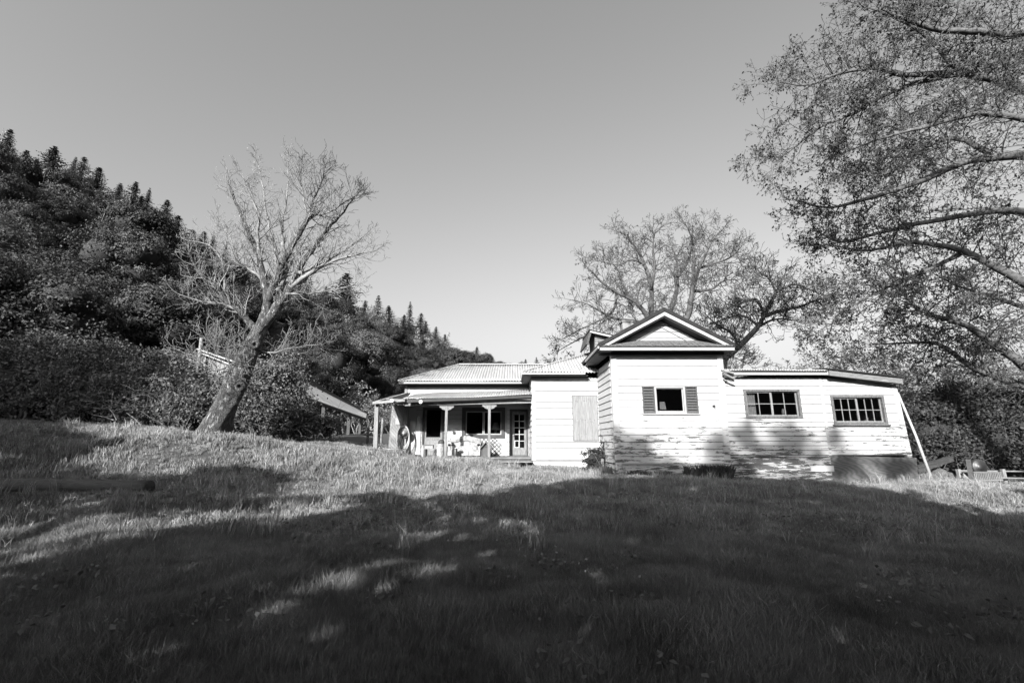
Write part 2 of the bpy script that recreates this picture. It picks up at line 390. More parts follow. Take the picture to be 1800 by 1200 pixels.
mb = MB(); fbox(mb, FF, XL+.172, XR1-.172, zE-.14, zE, -.05, .04); part(mb, 'frieze_board', TRIM)
mb = MB(); mb.prism([FF.P(XL+.172,zSk-.035,.055), FF.P(XR0-.172,zSk-.035,.055), FF.P(XR0-.172,zSk,.055), FF.P(XL+.172,zSk,.055)], (0,.1,0)); part(mb, 'drip_ledge', TRIM)
# shutters and centre window
u0, u1, z0, z1 = opF; W = u1-u0
wa, wb = u0+W*.255, u0+W*.745
for (a, b) in ((u0, wa-.06), (wb+.06, u1)):
    mb = MB(); t = .04
    fbox(mb, FF, a, a+t, z0, z1, -.06, .05); fbox(mb, FF, b-t, b, z0, z1, -.06, .05); fbox(mb, FF, a+t, b-t, z1-t, z1, -.06, .047); fbox(mb, FF, a+t, b-t, z0, z0+t, -.06, .047)
    sh = part(mb, 'shutter', SHUTM)
    n = 9
    for i in range(n):
        zz = z0+t+(z1-z0-2*t)*(i+.5)/n; hh = (z1-z0-2*t)/n
        s = MB(); s.add([FF.P(a+t,zz-hh*.45,.045), FF.P(b-t,zz-hh*.45,.045), FF.P(b-t,zz+hh*.35,-.02), FF.P(a+t,zz+hh*.35,-.02),
                         FF.P(a+t,zz-hh*.45-.012,.045), FF.P(b-t,zz-hh*.45-.012,.045), FF.P(b-t,zz+hh*.35-.012,-.02), FF.P(a+t,zz+hh*.35-.012,-.02)],
                        [(0,1,2,3),(7,6,5,4),(1,0,4,5),(3,2,6,7),(0,3,7,4),(2,1,5,6)]); sub(s, 'slat', SHUTM, sh)
    mb = MB(); fbox(mb, FF, a+t, b-t, z0+t, z1-t, -.085, -.07); sub(mb, 'backing_board', DARKW, sh)
window(FF, (wa-.058, wb+.058, z0, z1), .055, TRIM, TRIM, [(1,1,1,0)], .03)
mb = MB(); fbox(mb, FF, u0-.03, u1+.03, z1+.002, z1+.03, 0, .07); part(mb, 'window_head', TRIM)
mb = MB(); fbox(mb, FF, u0-.03, u1+.03, z0-.035, z0-.002, 0, .08); part(mb, 'window_sill', TRIM)
c = at(1253,714,YF)
mb = MB(); mb.lathe((c.x, YF-.03, c.z), [(.115,0),(.115,.02),(.09,.025),(.09,.0251)], 20, 'y'); v = part(mb, 'flue_plate', PLAST)
mb = MB(); mb.lathe((c.x, YF-.056, c.z), [(.04,0),(.04,.05),(.028,.05),(.028,.01)], 16, 'y'); sub(mb, 'flue_hole', RUB, v)
# papers in window
p = at(1167,712,YF+.25)
# side wall of the front block (faces left)
FS = Frame((XL, YF, 0), (0,1,0), (-1,0,0)); FS2 = Frame((XL, YW, 0), (0,-1,0), (-1,0,0)); DS = YW-YF
siding(FS2, [(0,zB),(DS-.16,zB),(DS-.16,zE-.02),(0,zE-.02)], zSk, 15, hr, WHITE)
siding(FS2, [(0,zB),(DS-.16,zB),(DS-.16,zSk-.02),(0,zSk-.02)], zSk-.03-.27*2, 2, .27, WHITER, name='skirt_board')
# --- wing
a = at(935,664,YW); XWl = a.x; zWt = a.z; zWs = at(980,808,YW).z; XWr = XL
opW = rectpx(1006,695,1054,775,YW); opW = (opW[0], XL-.06, opW[2], opW[3])
hw = (zWt-.1-zWs)/14
siding(FW, [(XWl+.12,.1),(XWr,.1),(XWr,zWt),(XWl+.12,zWt)], zWs, 14, hw, WHITEC, [(opW[0]+.02,opW[1]-.02,opW[2]+.02,opW[3]-.02)], gap=.024)
siding(FW, [(XWl,.1),(XWr,.1),(XWr,zWs-.03),(XWl,zWs-.03)], zWs-.03-.6, 2, .3, WHITEC, name='skirt_board')
mb = MB(); fbox(mb, FW, XWl-.02, XWl+.12, zWs-.03, zWt, -.1, .04); part(mb, 'corner_board', TRIM)
mb = MB(); fbox(mb, FW, XWl+.122, XWr, zWt-.12, zWt, -.1, .045); part(mb, 'frieze_board', TRIM)
mb = MB(); fbox(mb, FW, XWl-.02, XWr, zWs-.03, zWs, -.1, .06); part(mb, 'drip_ledge', TRIM)
mb = MB(); u0,u1,z0,z1 = opW
for q in ((u0,u0+.05,z0,z1),(u1-.05,u1,z0,z1),(u0+.05,u1-.05,z1-.04,z1),(u0+.05,u1-.05,z0,z0+.04)): fbox(mb, FW, q[0],q[1],q[2],q[3], -.05, .05)
bf = part(mb, 'boarded_window', FRAMEW, label='window opening closed with upright weathered boards')
n = 4
for i in range(n):
    xa = u0+.012+(u1-u0-.024)*i/n; xb = u0+.012+(u1-u0-.024)*(i+1)/n-.006
    mb = MB(); fbox(mb, FW, xa, xb, z0+.02, z1-.03, .052, .075+.004*(i%2)); po = sub(mb, 'plank', WEATHL, bf)
    mb = None
nm = MB()
for i in range(26):
    xx = random.uniform(u0+.08,u1-.08); zz = random.choice((z1-.16,z1-.22,z0+.7,z0+.8,z0+.25,z0+.18))+random.uniform(-.03,.03)
    fbox(nm, FW, xx-.008, xx+.008, zz-.012, zz+.012, .07, .082)
sub(nm, 'nail_head', DARKW, bf)['kind'] = 'stuff'
FWs = Frame((XWl, YB+.3, 0), (0,-1,0), (-1,0,0))      # wing side inside the porch
siding(FWs, [(0,.1),(YB+.3-YW-.1,.1),(YB+.3-YW-.1,zWt),(0,zWt)], zWs-.03, 15, hw, WHITEC)

# --- lean-to
zL = at(1450,663,YL).z; XLl = XR+.0; pTR = at(1572.5,676,YL); pBR = at(1602,806,YL); pSR = at(1603,848,YL)
zLs = at(1380,800,YL).z
opA = rectpx(1308,684,1407,735,YL); opB = rectpx(1462,695,1555.5,745.5,YL)
seamT, seamB = at(1441,662,YL), at(1459,800,YL)
XS = (seamT.x+seamB.x)/2
def xr(z): return pBR.x + (pTR.x-pBR.x)*(z-pBR.z)/(pTR.z-pBR.z)
hl = (zL-zLs)/17
wallA = [(XR0+.02,zLs),(XS-.05,zLs),(XS-.05,zL),(XR1+.02,zL)]
siding(FLn, wallA, zLs, 17, hl, WHITE, [opA], t0=.01, lap=.022)
wallB = [(XS+.03,zLs-.03),(xr(zLs),zLs-.03),(pTR.x,pTR.z),(XS+.03,zL+.0)]
siding(FLn, wallB, zLs, 17, hl, WHITE, [opB], t0=.008, lap=.016)
mb = MB(); fbox(mb, FLn, XS-.048, XS+.028, zLs, zL, -.05, .032); part(mb, 'seam_batten', WHITE)
mb = MB(); mb.prism([FLn.P(xr(zLs-.05)-.13,zLs-.05,.04), FLn.P(xr(zLs-.05)+.02,zLs-.05,.04), FLn.P(pTR.x+.02,pTR.z,.04), FLn.P(pTR.x-.13,pTR.z,.04)], (0,.16,0)); part(mb, 'corner_board', WHITE)
mb = MB(); fbox(mb, FLn, XR0, XS+.02, zLs-.045, zLs-.004, -.05, .075); part(mb, 'drip_ledge', WHITER)
siding(FLn, [(XR0+.02,0),(XS+.04,0),(XS+.04,zLs-.05),(XR0+.02,zLs-.05)], zLs-.05-.245*4, 4, .245, WHITER, name='skirt_board', t0=.015, lap=.03, jitter=.006)
q = rectpx(1423,818,1463.5,828,YL); mb = MB(); fbox(mb, FLn, q[0], q[1], q[2], q[3], .05, .07); part(mb, 'patch_board', WHITEC, label='clean pale patch board nailed on the skirt')
pq = [at(1460,800,YL-.05), at(1611,804.5,YL-.05), at(1615,850,YL-.05), at(1466,854,YL-.05)]
mb = MB(); mb.prism([pq[3],pq[2],pq[1],pq[0]], (0,.02,0)); part(mb, 'plywood_skirt', PLY)
window(FLn, opA, .075, FRAMEW, POSTM, [(.5,2,2,0),(.5,2,2,0)], .04, sill=.0)
window(FLn, opB, .07, FRAMEW, POSTM, [(.5,3,2,0),(.5,3,2,1)], .04, sill=.05)
q = opA; mb = MB(); NN = 24
crt = []
for i in range(NN+1):
    u = q[0]+.09+(q[1]-q[0])*.19*i/NN; crt.append((u, YL+.16+.025*sin(i*1.25)))
mb.v = [(x, y, z) for (x, y) in crt for z in (q[2]+.05, q[3]-.06)]; mb.f = [(2*i, 2*i+2, 2*i+3, 2*i+1) for i in range(NN)]
part(mb, 'curtain', LAMPM, True)
for (a,b) in (((1272,656),(1274,656.5)),):
    pass
mb = MB(); v0 = at(1444,669,YL-.03); fbox(mb, FLn, v0.x-.1, v0.x+.1, v0.z-.02, v0.z+.02, .0, .02); v0 = at(1275,669.5,YL-.03); fbox(mb, FLn, v0.x-.06, v0.x+.06, v0.z-.012, v0.z+.012, 0, .045); part(mb, 'wall_vent_slot', RUB)
# closing walls and interior
YBK = 25.5
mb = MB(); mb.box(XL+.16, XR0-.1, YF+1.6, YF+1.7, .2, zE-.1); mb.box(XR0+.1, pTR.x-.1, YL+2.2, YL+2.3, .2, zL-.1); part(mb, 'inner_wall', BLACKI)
mb = MB(); mb.box(pTR.x-.1, pTR.x+.02, YL+.2, YBK-1, .1, pTR.z-.02); part(mb, 'end_wall', WHITEC)
mb = MB(); mb.box(XL+.2, pTR.x-.1, YBK-1.1, YBK-1, .1, pTR.z); part(mb, 'rear_wall', WHITEC)
mb = MB(); mb.box(XL+.2, pTR.x-.12, YL+.15, YBK-1.12, zSk-.05, zSk); part(mb, 'floor_deck', DARKW)
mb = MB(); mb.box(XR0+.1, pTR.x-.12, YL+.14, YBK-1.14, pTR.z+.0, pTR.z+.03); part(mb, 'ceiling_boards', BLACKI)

# --- gable roof of the front block
YO = 14.52
ap = at(1167.5,547,YO); le = at(1053,614,YO); re = at(1290.5,605,YO); zel = (le.z+re.z)/2
XA = ap.x; hwid = ((XA-le.x)+(re.x-XA))/2; le = Vector((XA-hwid, YO, zel)); re = Vector((XA+hwid, YO, zel)); YR = 22.0
rt = .13
for sgn in (-1, 1):
    e = le if sgn < 0 else re
    mb = MB(); mb.prism([(e.x,YO-.04,e.z),(XA,YO-.04,ap.z),(XA,YO-.04,ap.z+rt),(e.x,YO-.04,e.z+rt)] if sgn < 0 else [(XA,YO-.04,ap.z),(e.x,YO-.04,e.z),(e.x,YO-.04,e.z+rt),(XA,YO-.04,ap.z+rt)], (0,YR-YO,0)); part(mb, 'roof', ROOFD)
    ex = e.x - sgn*.04; dz = (ap.z-e.z)/hwid
    # rake board (barge)
    zz = lambda x: ap.z - abs(x-XA)*dz
    mb = MB(); xs = [e.x, XA]; q = [(e.x,YO,zz(e.x)-.11),(XA,YO,ap.z-.14),(XA,YO,ap.z-.004),(e.x,YO,zz(e.x)-.004)]
    if sgn > 0: q = [q[1],q[0],q[3],q[2]]
    mb.prism(q, (0,.045,0)); part(mb, 'rake_board', TRIM)
    # soffit boards under the rake
    mb = MB(); q = [(e.x-sgn*.04,YO+.048,zz(e.x)-.13),(XA,YO+.048,ap.z-.19),(XA,YO+.048,ap.z-.165),(e.x-sgn*.04,YO+.048,zz(e.x)-.105)]
    if sgn > 0: q = [q[1],q[0],q[3],q[2]]
    mb.prism(q, (0,YF-YO-.06,0)); part(mb, 'rake_soffit', GUT)
# tympanum with boards
gz0 = zel+.02; apz = ap.z-.2; gw = hwid-.02
for r in range(5):
    a = gz0 + .2*r; wl = [(XA-gw,gz0),(XA+gw,gz0),(XA,apz)]
siding(FF, [(XA-gw,zE),(XA+gw,zE),(XA,apz)], zE+.001, 6, (apz-zE)/6, TRIM, name='gable_board', lap=.01)
# inner triangular moulding
for sgn in (-1,1):
    k = (apz-zE)/gw; mb = MB()
    pA = FF.P(XA+sgn*gw*.62, zE+.2, .035); pB = FF.P(XA, apz-.22, .035)
    mb.beam(pA, pB, .02, .05, (0,1,0)); part(mb, 'gable_moulding', TRIM)
# pediment cornice and pent roof
mb = MB(); mb.box(le.x+.02, re.x-.02, YO-.03, YO+.06, zel-.115, zel-.02); part(mb, 'cornice', TRIM)
mb = MB(); mb.box(le.x, re.x, YO-.05, YO-.032, zel-.02, zel+.005); part(mb, 'drip_edge', GUT)
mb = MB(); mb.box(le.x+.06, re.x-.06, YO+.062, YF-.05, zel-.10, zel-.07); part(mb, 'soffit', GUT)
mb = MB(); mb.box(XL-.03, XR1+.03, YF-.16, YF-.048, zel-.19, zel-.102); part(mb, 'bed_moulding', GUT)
mb = MB(); n = 58
for i in range(n):
    xa = le.x+.06+(re.x-le.x-.12)*i/n; xb = xa+(re.x-le.x-.12)/n-.008; j = random.uniform(-.03,.02); dz_ = random.uniform(0,.02)
    mb.add([(xa,YO-.04+j,zel+.03+dz_),(xb,YO-.04+j,zel+.03+dz_),(xb,YF-.03,zel+.31),(xa,YF-.03,zel+.31),(xa,YO-.04+j,zel+.022),(xb,YO-.04+j,zel+.022),(xb,YF-.03,zel+.1),(xa,YF-.03,zel+.1)],
           [(0,1,2,3),(7,6,5,4),(1,0,4,5),(2,1,5,6),(0,3,7,4),(3,2,6,7)])
part(mb, 'shingle_course', SHING)
# side eave (left) going back
mb = MB(); mb.box(le.x, le.x+.05, YO, YW-.3, zel-.12, zel+.03); part(mb, 'fascia', GUT)
mb = MB(); mb.box(le.x-.05, le.x-.002, YO-.03, YW-.35, zel-.06, zel+.02); part(mb, 'gutter', TRIM)
mb = MB(); mb.box(le.x+.052, XL-.002, YO+.062, YW+.2, zel-.11, zel-.08); part(mb, 'soffit', WEATH)
mb = MB(); mb.box(re.x-.05, re.x, YO, 21, zel-.12, zel+.02); part(mb, 'fascia', GUT)
mb = MB(); mb.box(XR1+.05, re.x-.052, YO+.062, 21, zel-.11, zel-.08); part(mb, 'soffit', GUT)

# corrugated metal
def corr(name, A, B, Vup, hipL=0, hipR=0, pitch=.12, amp=.02, m=METAL, label=None, sag=0):
    A, B, Vup = Vector(A), Vector(B), Vector(Vup); W = (B-A).length; U = (B-A)/W; nrm = U.cross(Vup).normalized()
    n = int(W/pitch*6)+1; nv = 6; mb = MB()
    for i in range(n):
        u = W*i/(n-1); vm = 1.0
        if hipL: vm = min(vm, u/hipL)
        if hipR: vm = min(vm, (W-u)/hipR)
        vm = max(vm, .004)
        h_ = amp*sin(2*pi*u/pitch)
        for j in range(nv+1):
            p = A + U*u + Vup*(vm*j/nv) + nrm*(h_ + .012*sin(u*1.7+j*.9))
            p.z -= sag*sin(pi*u/W)*(1-j/nv)
            mb.v.append(tuple(p))
    mb.f = [(i*(nv+1)+j, (i+1)*(nv+1)+j, (i+1)*(nv+1)+j+1, i*(nv+1)+j+1) for i in range(n-1) for j in range(nv)]
    o = part(mb, name, m, True, label=label); md = o.modifiers.new('s', 'SOLIDIFY'); md.thickness = .006; return o
# main block roof
YE = 19.25
eL = at(700,669.5,YE); eR = at(975,668.8,YE); zMe = (eL.z+eR.z)/2; rL = at(807,640.5,YE+3.4); zMr = rL.z
corr('metal_roof', (eL.x,YE,zMe), (eR.x+1.5,YE,zMe), (0,3.4,zMr-zMe), hipL=rL.x-eL.x)
mb = MB(); mb.add([(eL.x,YE,zMe-.02),(rL.x,YE+3.4,zMr-.01),(eL.x,YE+6.8,zMe-.02),(eL.x+.1,YE,zMe-.06),(rL.x+.1,YE+3.4,zMr-.06),(eL.x+.1,YE+6.8,zMe-.06)], [(0,1,2),(5,4,3),(0,3,4,1),(1,4,5,2),(2,5,3,0)]); part(mb, 'hip_roof_end', ROOFD)
mb = MB(); mb.prism([(rL.x,YE+3.42,zMr-.02),(eR.x+3,YE+3.42,zMr-.02),(eR.x+3,YE+6.8,zMe),(eL.x,YE+6.8,zMe)], (0,0,-.04)); part(mb, 'roof_back_slope', ROOFD)
mb = MB(); mb.tube([(eL.x,YE,zMe+.02),(rL.x,YE+3.4,zMr+.02)], .035, 8); mb.tube([(rL.x,YE+3.4,zMr+.02),(eR.x+2,YE+3.4,zMr+.02)], .035, 8); part(mb, 'ridge_cap', METAL)
XBl = at(716,700,YB).x
mb = MB(); mb.box(eL.x+.02, XWl-.05, YE+.02, YE+.06, zMe-.13, zMe-.02); part(mb, 'fascia', GUT)
mb = MB(); mb.box(eL.x+.25, XWl-.1, YE-.05, YE+.018, zMe-.12, zMe-.06); part(mb, 'gutter', TRIM)
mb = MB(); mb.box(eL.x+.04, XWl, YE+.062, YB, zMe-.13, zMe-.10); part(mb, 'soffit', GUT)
mb = MB(); mb.box(XBl, XWl-.02, YB-.10, YB-.03, zMe-.24, zMe-.131); part(mb, 'frieze_board', GUT)
# wing roof
YWE = 17.08; w0 = at(918,653.5,YWE); KH = 3.9; slope = .42
w0z = w0.z
corr('metal_roof', (w0.x,YWE,w0z), (XA,YWE,w0z), (0,KH,KH*slope), hipL=KH)
mb = MB(); mb.add([(w0.x,YWE+.02,w0z-.02),(w0.x+KH,YWE+KH,w0z+KH*slope-.02),(w0.x,YWE+2*KH,w0z-.02),(w0.x+.08,YWE+.05,w0z-.05),(w0.x+KH,YWE+KH,w0z+KH*slope-.07),(w0.x+.08,YWE+2*KH,w0z-.05)], [(0,1,2),(5,4,3),(0,3,4,1),(1,4,5,2),(2,5,3,0)]); part(mb, 'hip_roof_end', METAL)
mb = MB(); mb.prism([(w0.x+KH,YWE+KH+.02,w0z+KH*slope-.02),(XR,YWE+KH+.02,w0z+KH*slope-.02),(XR,YWE+2*KH,w0z-.02),(w0.x,YWE+2*KH,w0z-.02)], (0,0,-.04)); part(mb, 'roof_back_slope', ROOFD)
mb = MB(); mb.tube([(w0.x,YWE,w0z+.02),(w0.x+KH,YWE+KH,w0z+KH*slope+.02)], .035, 8); part(mb, 'ridge_cap', METAL)
mb = MB(); mb.box(w0.x+.02, le.x-.06, YWE+.02, YWE+.07, w0z-.14, w0z-.03); part(mb, 'fascia', GUT)
mb = MB(); mb.box(w0.x, le.x-.07, YWE-.06, YWE+.018, w0z-.10, w0z-.03); part(mb, 'gutter', TRIM)
mb = MB(); mb.box(w0.x+.06, le.x+.05, YWE+.072, YW-.01, w0z-.14, w0z-.11); part(mb, 'soffit', GUT)
mb = MB(); mb.box(w0.x-.002, w0.x+.05, YWE+.072, YE-.1, w0z-.14, w0z-.03); part(mb, 'fascia', GUT)
mb = MB(); mb.box(w0.x+.052, XWl-.03, YW+.0, YE-.1, w0z-.13, w0z-.10); part(mb, 'soffit', WEATH)
# dormer and chimney on the roof
d0 = at(1046,611,18.6); d1 = at(1082,585,18.6); YD = 18.6
dh = (d1.z-d0.z); 
mb = MB(); mb.box(d0.x+.02, d1.x+.25, YD+.03, YD+1.4, d0.z-.5, d0.z+dh*1.0-.05); part(mb, 'dormer_wall', SHEATH)
for i in range(9):
    z = d0.z-.45+i*.118
    if z+.11 > d1.z+.0: break
    mb = MB(); mb.add([(d0.x,YD,z),(d1.x+.25,YD,z),(d1.x+.25,YD+.012,z+.105),(d0.x,YD+.012,z+.105),(d0.x,YD+.028,z),(d1.x+.25,YD+.028,z),(d1.x+.25,YD+.028,z+.105),(d0.x,YD+.028,z+.105)],[(0,1,2,3),(7,6,5,4),(1,0,4,5),(2,1,5,6),(3,2,6,7),(0,3,7,4)]); part(mb, 'dormer_board', WEATH)
da = at(1036,578,YD-.3); db = at(1094,591,YD-.3); dc = at(1031,604,YD-.3)
mb = MB(); mb.prism([(da.x,YD-.25,da.z-.06),(db.x,YD-.25,db.z-.06),(db.x,YD-.25,db.z),(da.x,YD-.25,da.z)], (0,1.9,0)); part(mb, 'dormer_roof', ROOFD)
mb = MB(); mb.prism([(dc.x,YD-.22,dc.z),(dc.x+.08,YD-.22,dc.z),(da.x+.12,YD-.22,da.z-.07),(da.x+.02,YD-.22,da.z-.07)], (0,1.8,0)); part(mb, 'dormer_cheek', DARKW)
mb = MB(); mb.prism([(da.x+.04,YD-.27,da.z-.14),(db.x,YD-.27,db.z-.14),(db.x,YD-.27,db.z-.065),(da.x+.04,YD-.27,da.z-.065)], (0,.03,0)); part(mb, 'dormer_fascia', TRIM)
ca = at(1094,566,20.5); cb = at(1111,566,20.5)
mb = MB(); mb.box(ca.x, cb.x, 20.5, 21.0, w0z, ca.z); ch = part(mb, 'chimney', WEATHV)
mb = MB(); mb.box(ca.x-.04, cb.x+.04, 20.46, 21.04, ca.z+.002, ca.z+.07); sub(mb, 'chimney_cap', GREYM, ch)
# lean-to roof
z1_ = at(1380,650,YL-.35).z; xa_ = at(1272,650,YL-.35).x; xb_ = at(1455,650,YL-.35).x; xc = at(1588,664,YL-.35)
corr('metal_roof', (xa_,YL-.35,z1_), (xb_,YL-.35,z1_), (0,6.5,1.0), pitch=.085, amp=.016, label='corrugated metal roof of the lean-to')
mb = MB(); mb.prism([(XR0-.02,YL-.28,z1_-.15),(xb_+.05,YL-.28,z1_-.15),(xb_+.05,YL-.28,z1_-.035),(XR0-.02,YL-.28,z1_-.035)], (0,.05,0)); part(mb, 'fascia', TRIM)
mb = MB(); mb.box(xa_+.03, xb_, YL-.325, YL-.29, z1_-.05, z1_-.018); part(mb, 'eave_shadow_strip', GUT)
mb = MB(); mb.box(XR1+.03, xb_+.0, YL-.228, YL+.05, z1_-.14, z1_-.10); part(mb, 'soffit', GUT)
zt = at(1455,647,YL-.35).z
mb = MB(); mb.prism([(xb_-.05,YL-.40,zt-.03),(xc.x,YL-.40,xc.z),(xc.x,YL-.40,xc.z+.035),(xb_-.05,YL-.40,zt+.01)], (0,7,.6)); part(mb, 'tar_paper_roof', ROOFD)
mb = MB(); mb.prism([(xb_+.052,YL-.33,zt-.23),(xc.x-.02,YL-.33,xc.z-.19),(xc.x-.02,YL-.33,xc.z-.003),(xb_+.052,YL-.33,zt-.035)], (0,.05,0)); part(mb, 'fascia', WEATH, label='bare weathered fascia at the low right end')
mb = MB(); mb.prism([(xb_+.05,YL-.278,zt-.21),(xc.x-.3,YL-.278,xc.z-.17),(xc.x-.3,YL-.278,xc.z-.13),(xb_+.05,YL-.278,zt-.17)], (0,.3,0)); part(mb, 'soffit', GUT)
for (x0,y0,x1,y1) in ((1271,651,1290,656),(1272,657,1291,666)):
    mb = MB(); mb.beam(at(x0,y0,YL-.45), at(x1,y1,YL-.4), .08, .06); part(mb, 'broken_gutter_piece', WEATH)

# --- porch block back wall (plane YB)
def R(x0,y0,x1,y1): return rectpx(x0,y0,x1,y1,YB)
zD = at(785,804,YP).z; XBr = XWl
oDoor = R(896,719,928,803); oWin = R(812,716,888,770.5); oScr = R(742,716,781,803)
for o_ in ('oDoor','oScr'):
    q = list(globals()[o_]); q[2] = zD+.02; globals()[o_] = tuple(q)
hb = .19; zTop = zMe-.13; rowsB = int((zTop-zD)/hb)+1
siding(FB, [(XBl,zD),(XBr,zD),(XBr,zTop),(XBl,zTop)], zD, rowsB, hb, WHITEC, [oDoor, oWin, oScr], gap=.012, lap=.02)
mb = MB(); fbox(mb, FB, XBl-.12, XBl, zD-.3, zTop, -.12, .05); part(mb, 'corner_board', WEATHL)
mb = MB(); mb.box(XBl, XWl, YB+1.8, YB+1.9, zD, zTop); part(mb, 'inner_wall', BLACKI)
mb = MB(); mb.box(XBl-.1, XBl, YB+.13, 25, zD-.3, zTop); part(mb, 'end_wall', WHITEC)
mb = MB(); mb.box(XBl-.1, XL, 25, 25.1, zD-.3, zTop); part(mb, 'rear_wall', WHITEC)
# upper dark band above openings: ceiling of the porch
mb = MB(); mb.box(XBl-.3, XWl-.03, YP-.2, YB-.04, at(860,703,YP).z, at(860,703,YP).z+.03); part(mb, 'porch_ceiling', WEATH)
window(FB, oWin, .16, DARKW, TRIM, [(.5,1,1,0),(.5,1,1,0)], .045, proud=.04)
# entrance door with panes
u0,u1,z0,z1 = oDoor
mb = MB(); fbox(mb, FB, u0,u0+.09,z0,z1,-.1,.04); fbox(mb, FB, u1-.05,u1,z0,z1,-.1,.04); fbox(mb, FB, u0+.09,u1-.05,z1-.09,z1,-.1,.036); dr = part(mb, 'door_frame', DARKW)
a,b,c_,d_ = u0+.1,u1-.06,z0+.01,z1-.1; gb, gt = c_+(d_-c_)*.17, c_+(d_-c_)*.93
mb = MB(); fbox(mb, FB, a,a+.1,c_,d_,-.06,-.02); fbox(mb, FB, b-.1,b,c_,d_,-.06,-.02); fbox(mb, FB, a+.1,b-.1,c_,gb,-.06,-.022); fbox(mb, FB, a+.1,b-.1,gt,d_,-.06,-.022)
part(mb, 'door', WEATHV)
door = bpy.context.scene.objects[-1] if False else None
pn = MB()
for i in (1,): x = a+.1+(b-a-.2)*.5; fbox(pn, FB, x-.015,x+.015,gb,gt,-.055,-.024)
for j in range(1,5): z = gb+(gt-gb)*j/5; fbox(pn, FB, a+.1,(a+b)/2-.016,z-.014,z+.014,-.055,-.026); fbox(pn, FB, (a+b)/2+.016,b-.1,z-.014,z+.014,-.055,-.026)
gbars = sub(pn, 'glazing_bar', PLAST, dr)
for i in range(2):
    for j in range(5):
        xa = a+.1+(b-a-.2)*i/2; z = gb+(gt-gb)*j/5; g_ = MB(); fbox(g_, FB, xa+.01, xa+(b-a-.2)/2-.01, z+.01, z+(gt-gb)/5-.01, -.044,-.04); sub(g_, 'pane', GLASS, dr)
q = MB(); fbox(q, FB, a+.1,(a+b)/2,gb,gb+.03,-.02,-.012); fbox(q, FB, a+.1,(a+b)/2,gb+.27,gb+.3,-.02,-.012); fbox(q, FB, a+.1,a+.13,gb+.03,gb+.27,-.02,-.012); fbox(q, FB, (a+b)/2-.03,(a+b)/2,gb+.03,gb+.27,-.02,-.012); sub(q, 'pet_flap', PLAST, dr)
q = MB(); q.lathe((a+.05, YB+.0, c_+(d_-c_)*.45), [(.012,0),(.012,.03),(.03,.035),(.03,.055),(.01,.06)], 12, 'y'); sub(q, 'door_knob', GREYM, dr)
mb = MB(); x = at(890,760,YB).x; fbox(mb, FB, x-.04, x+.04, zD, z1+.05, .01, .06); part(mb, 'door_trim', TRIM)
mb = MB(); x = at(931,760,YB).x; fbox(mb, FB, x-.06, x+.05, zD, z1-.3, .01, .07); part(mb, 'door_trim', WEATHL)
# screen door / dark opening on the left with grey panel
u0,u1,z0,z1 = oScr
mb = MB(); fbox(mb, FB, u0,u0+.08,z0,z1,-.1,.045); fbox(mb, FB, u1-.08,u1,z0,z1,-.1,.045); fbox(mb, FB, u0+.08,u1-.08,z1-.1,z1,-.1,.04); sf = part(mb, 'screen_door_frame', DARKW)
q = MB(); fbox(q, FB, u0+.09,u1-.09,z0+.01,z0+.75,-.05,-.02); fbox(q, FB, u0+.09,u0+.17,z0+.75,z1-.11,-.05,-.02); fbox(q, FB, u1-.17,u1-.09,z0+.75,z1-.11,-.05,-.02); sub(q, 'lower_panel', WEATHV, sf)
q = MB(); fbox(q, FB, u0+.22,u1-.22,z0+.2,z0+.6,-.018,-.008); sub(q, 'raised_panel', WEATHL, sf)
q = MB(); fbox(q, FB, u0+.17,u1-.17,z0+.75,z1-.11,-.04,-.036); sub(q, 'pane', GLASS, sf)
# pale door panel and upright board left of it
q = R(716,717,731,803); mb = MB(); fbox(mb, FB, q[0],q[1],zD+.02,q[3],.04,.07); part(mb, 'door_panel', WHITEC)
q = R(732,722,740,790); mb = MB(); fbox(mb, FB, q[0],q[1],zD+.02,q[3],.045,.08); part(mb, 'upright_board', WHITEC)
# diagonal plank panel at the porch end
FD = Frame((0,YB-.4,0),(1,0,0),(0,-1,0)); q = rectpx(684,712,711,796,YB-.4); wl = [(q[0],q[2]),(q[1],q[2]),(q[1],q[3]),(q[0]+.08,q[3])]
st = .135
k = 0; t = q[0]-3.2
while t < q[1]+.3:
    pl = [(t,q[3]+.05),(t+st-.01,q[3]+.05),(t+st-.01+2.6,q[2]-.8),(t+2.6,q[2]-.8)]
    pl = clipwall([pl[0],pl[3],pl[2],pl[1]], wl); t += st; k += 1
    if pl: mb = MB(); mb.prism([FD.P(u,z,.02+.004*(k%2)) for u,z in pl], (0,.03,0)); part(mb, 'diagonal_plank', WEATHV)
mb = MB(); fbox(mb, FD, q[0]+.02,q[1]-.02,q[2],q[3],-.1,-.015); part(mb, 'end_panel_backing', SHEATH)
mb = MB(); fbox(mb, FD, q[1]+.002,q[1]+.09,q[2],q[3]+.05,-.3,.03); part(mb, 'corner_board', WEATHL)
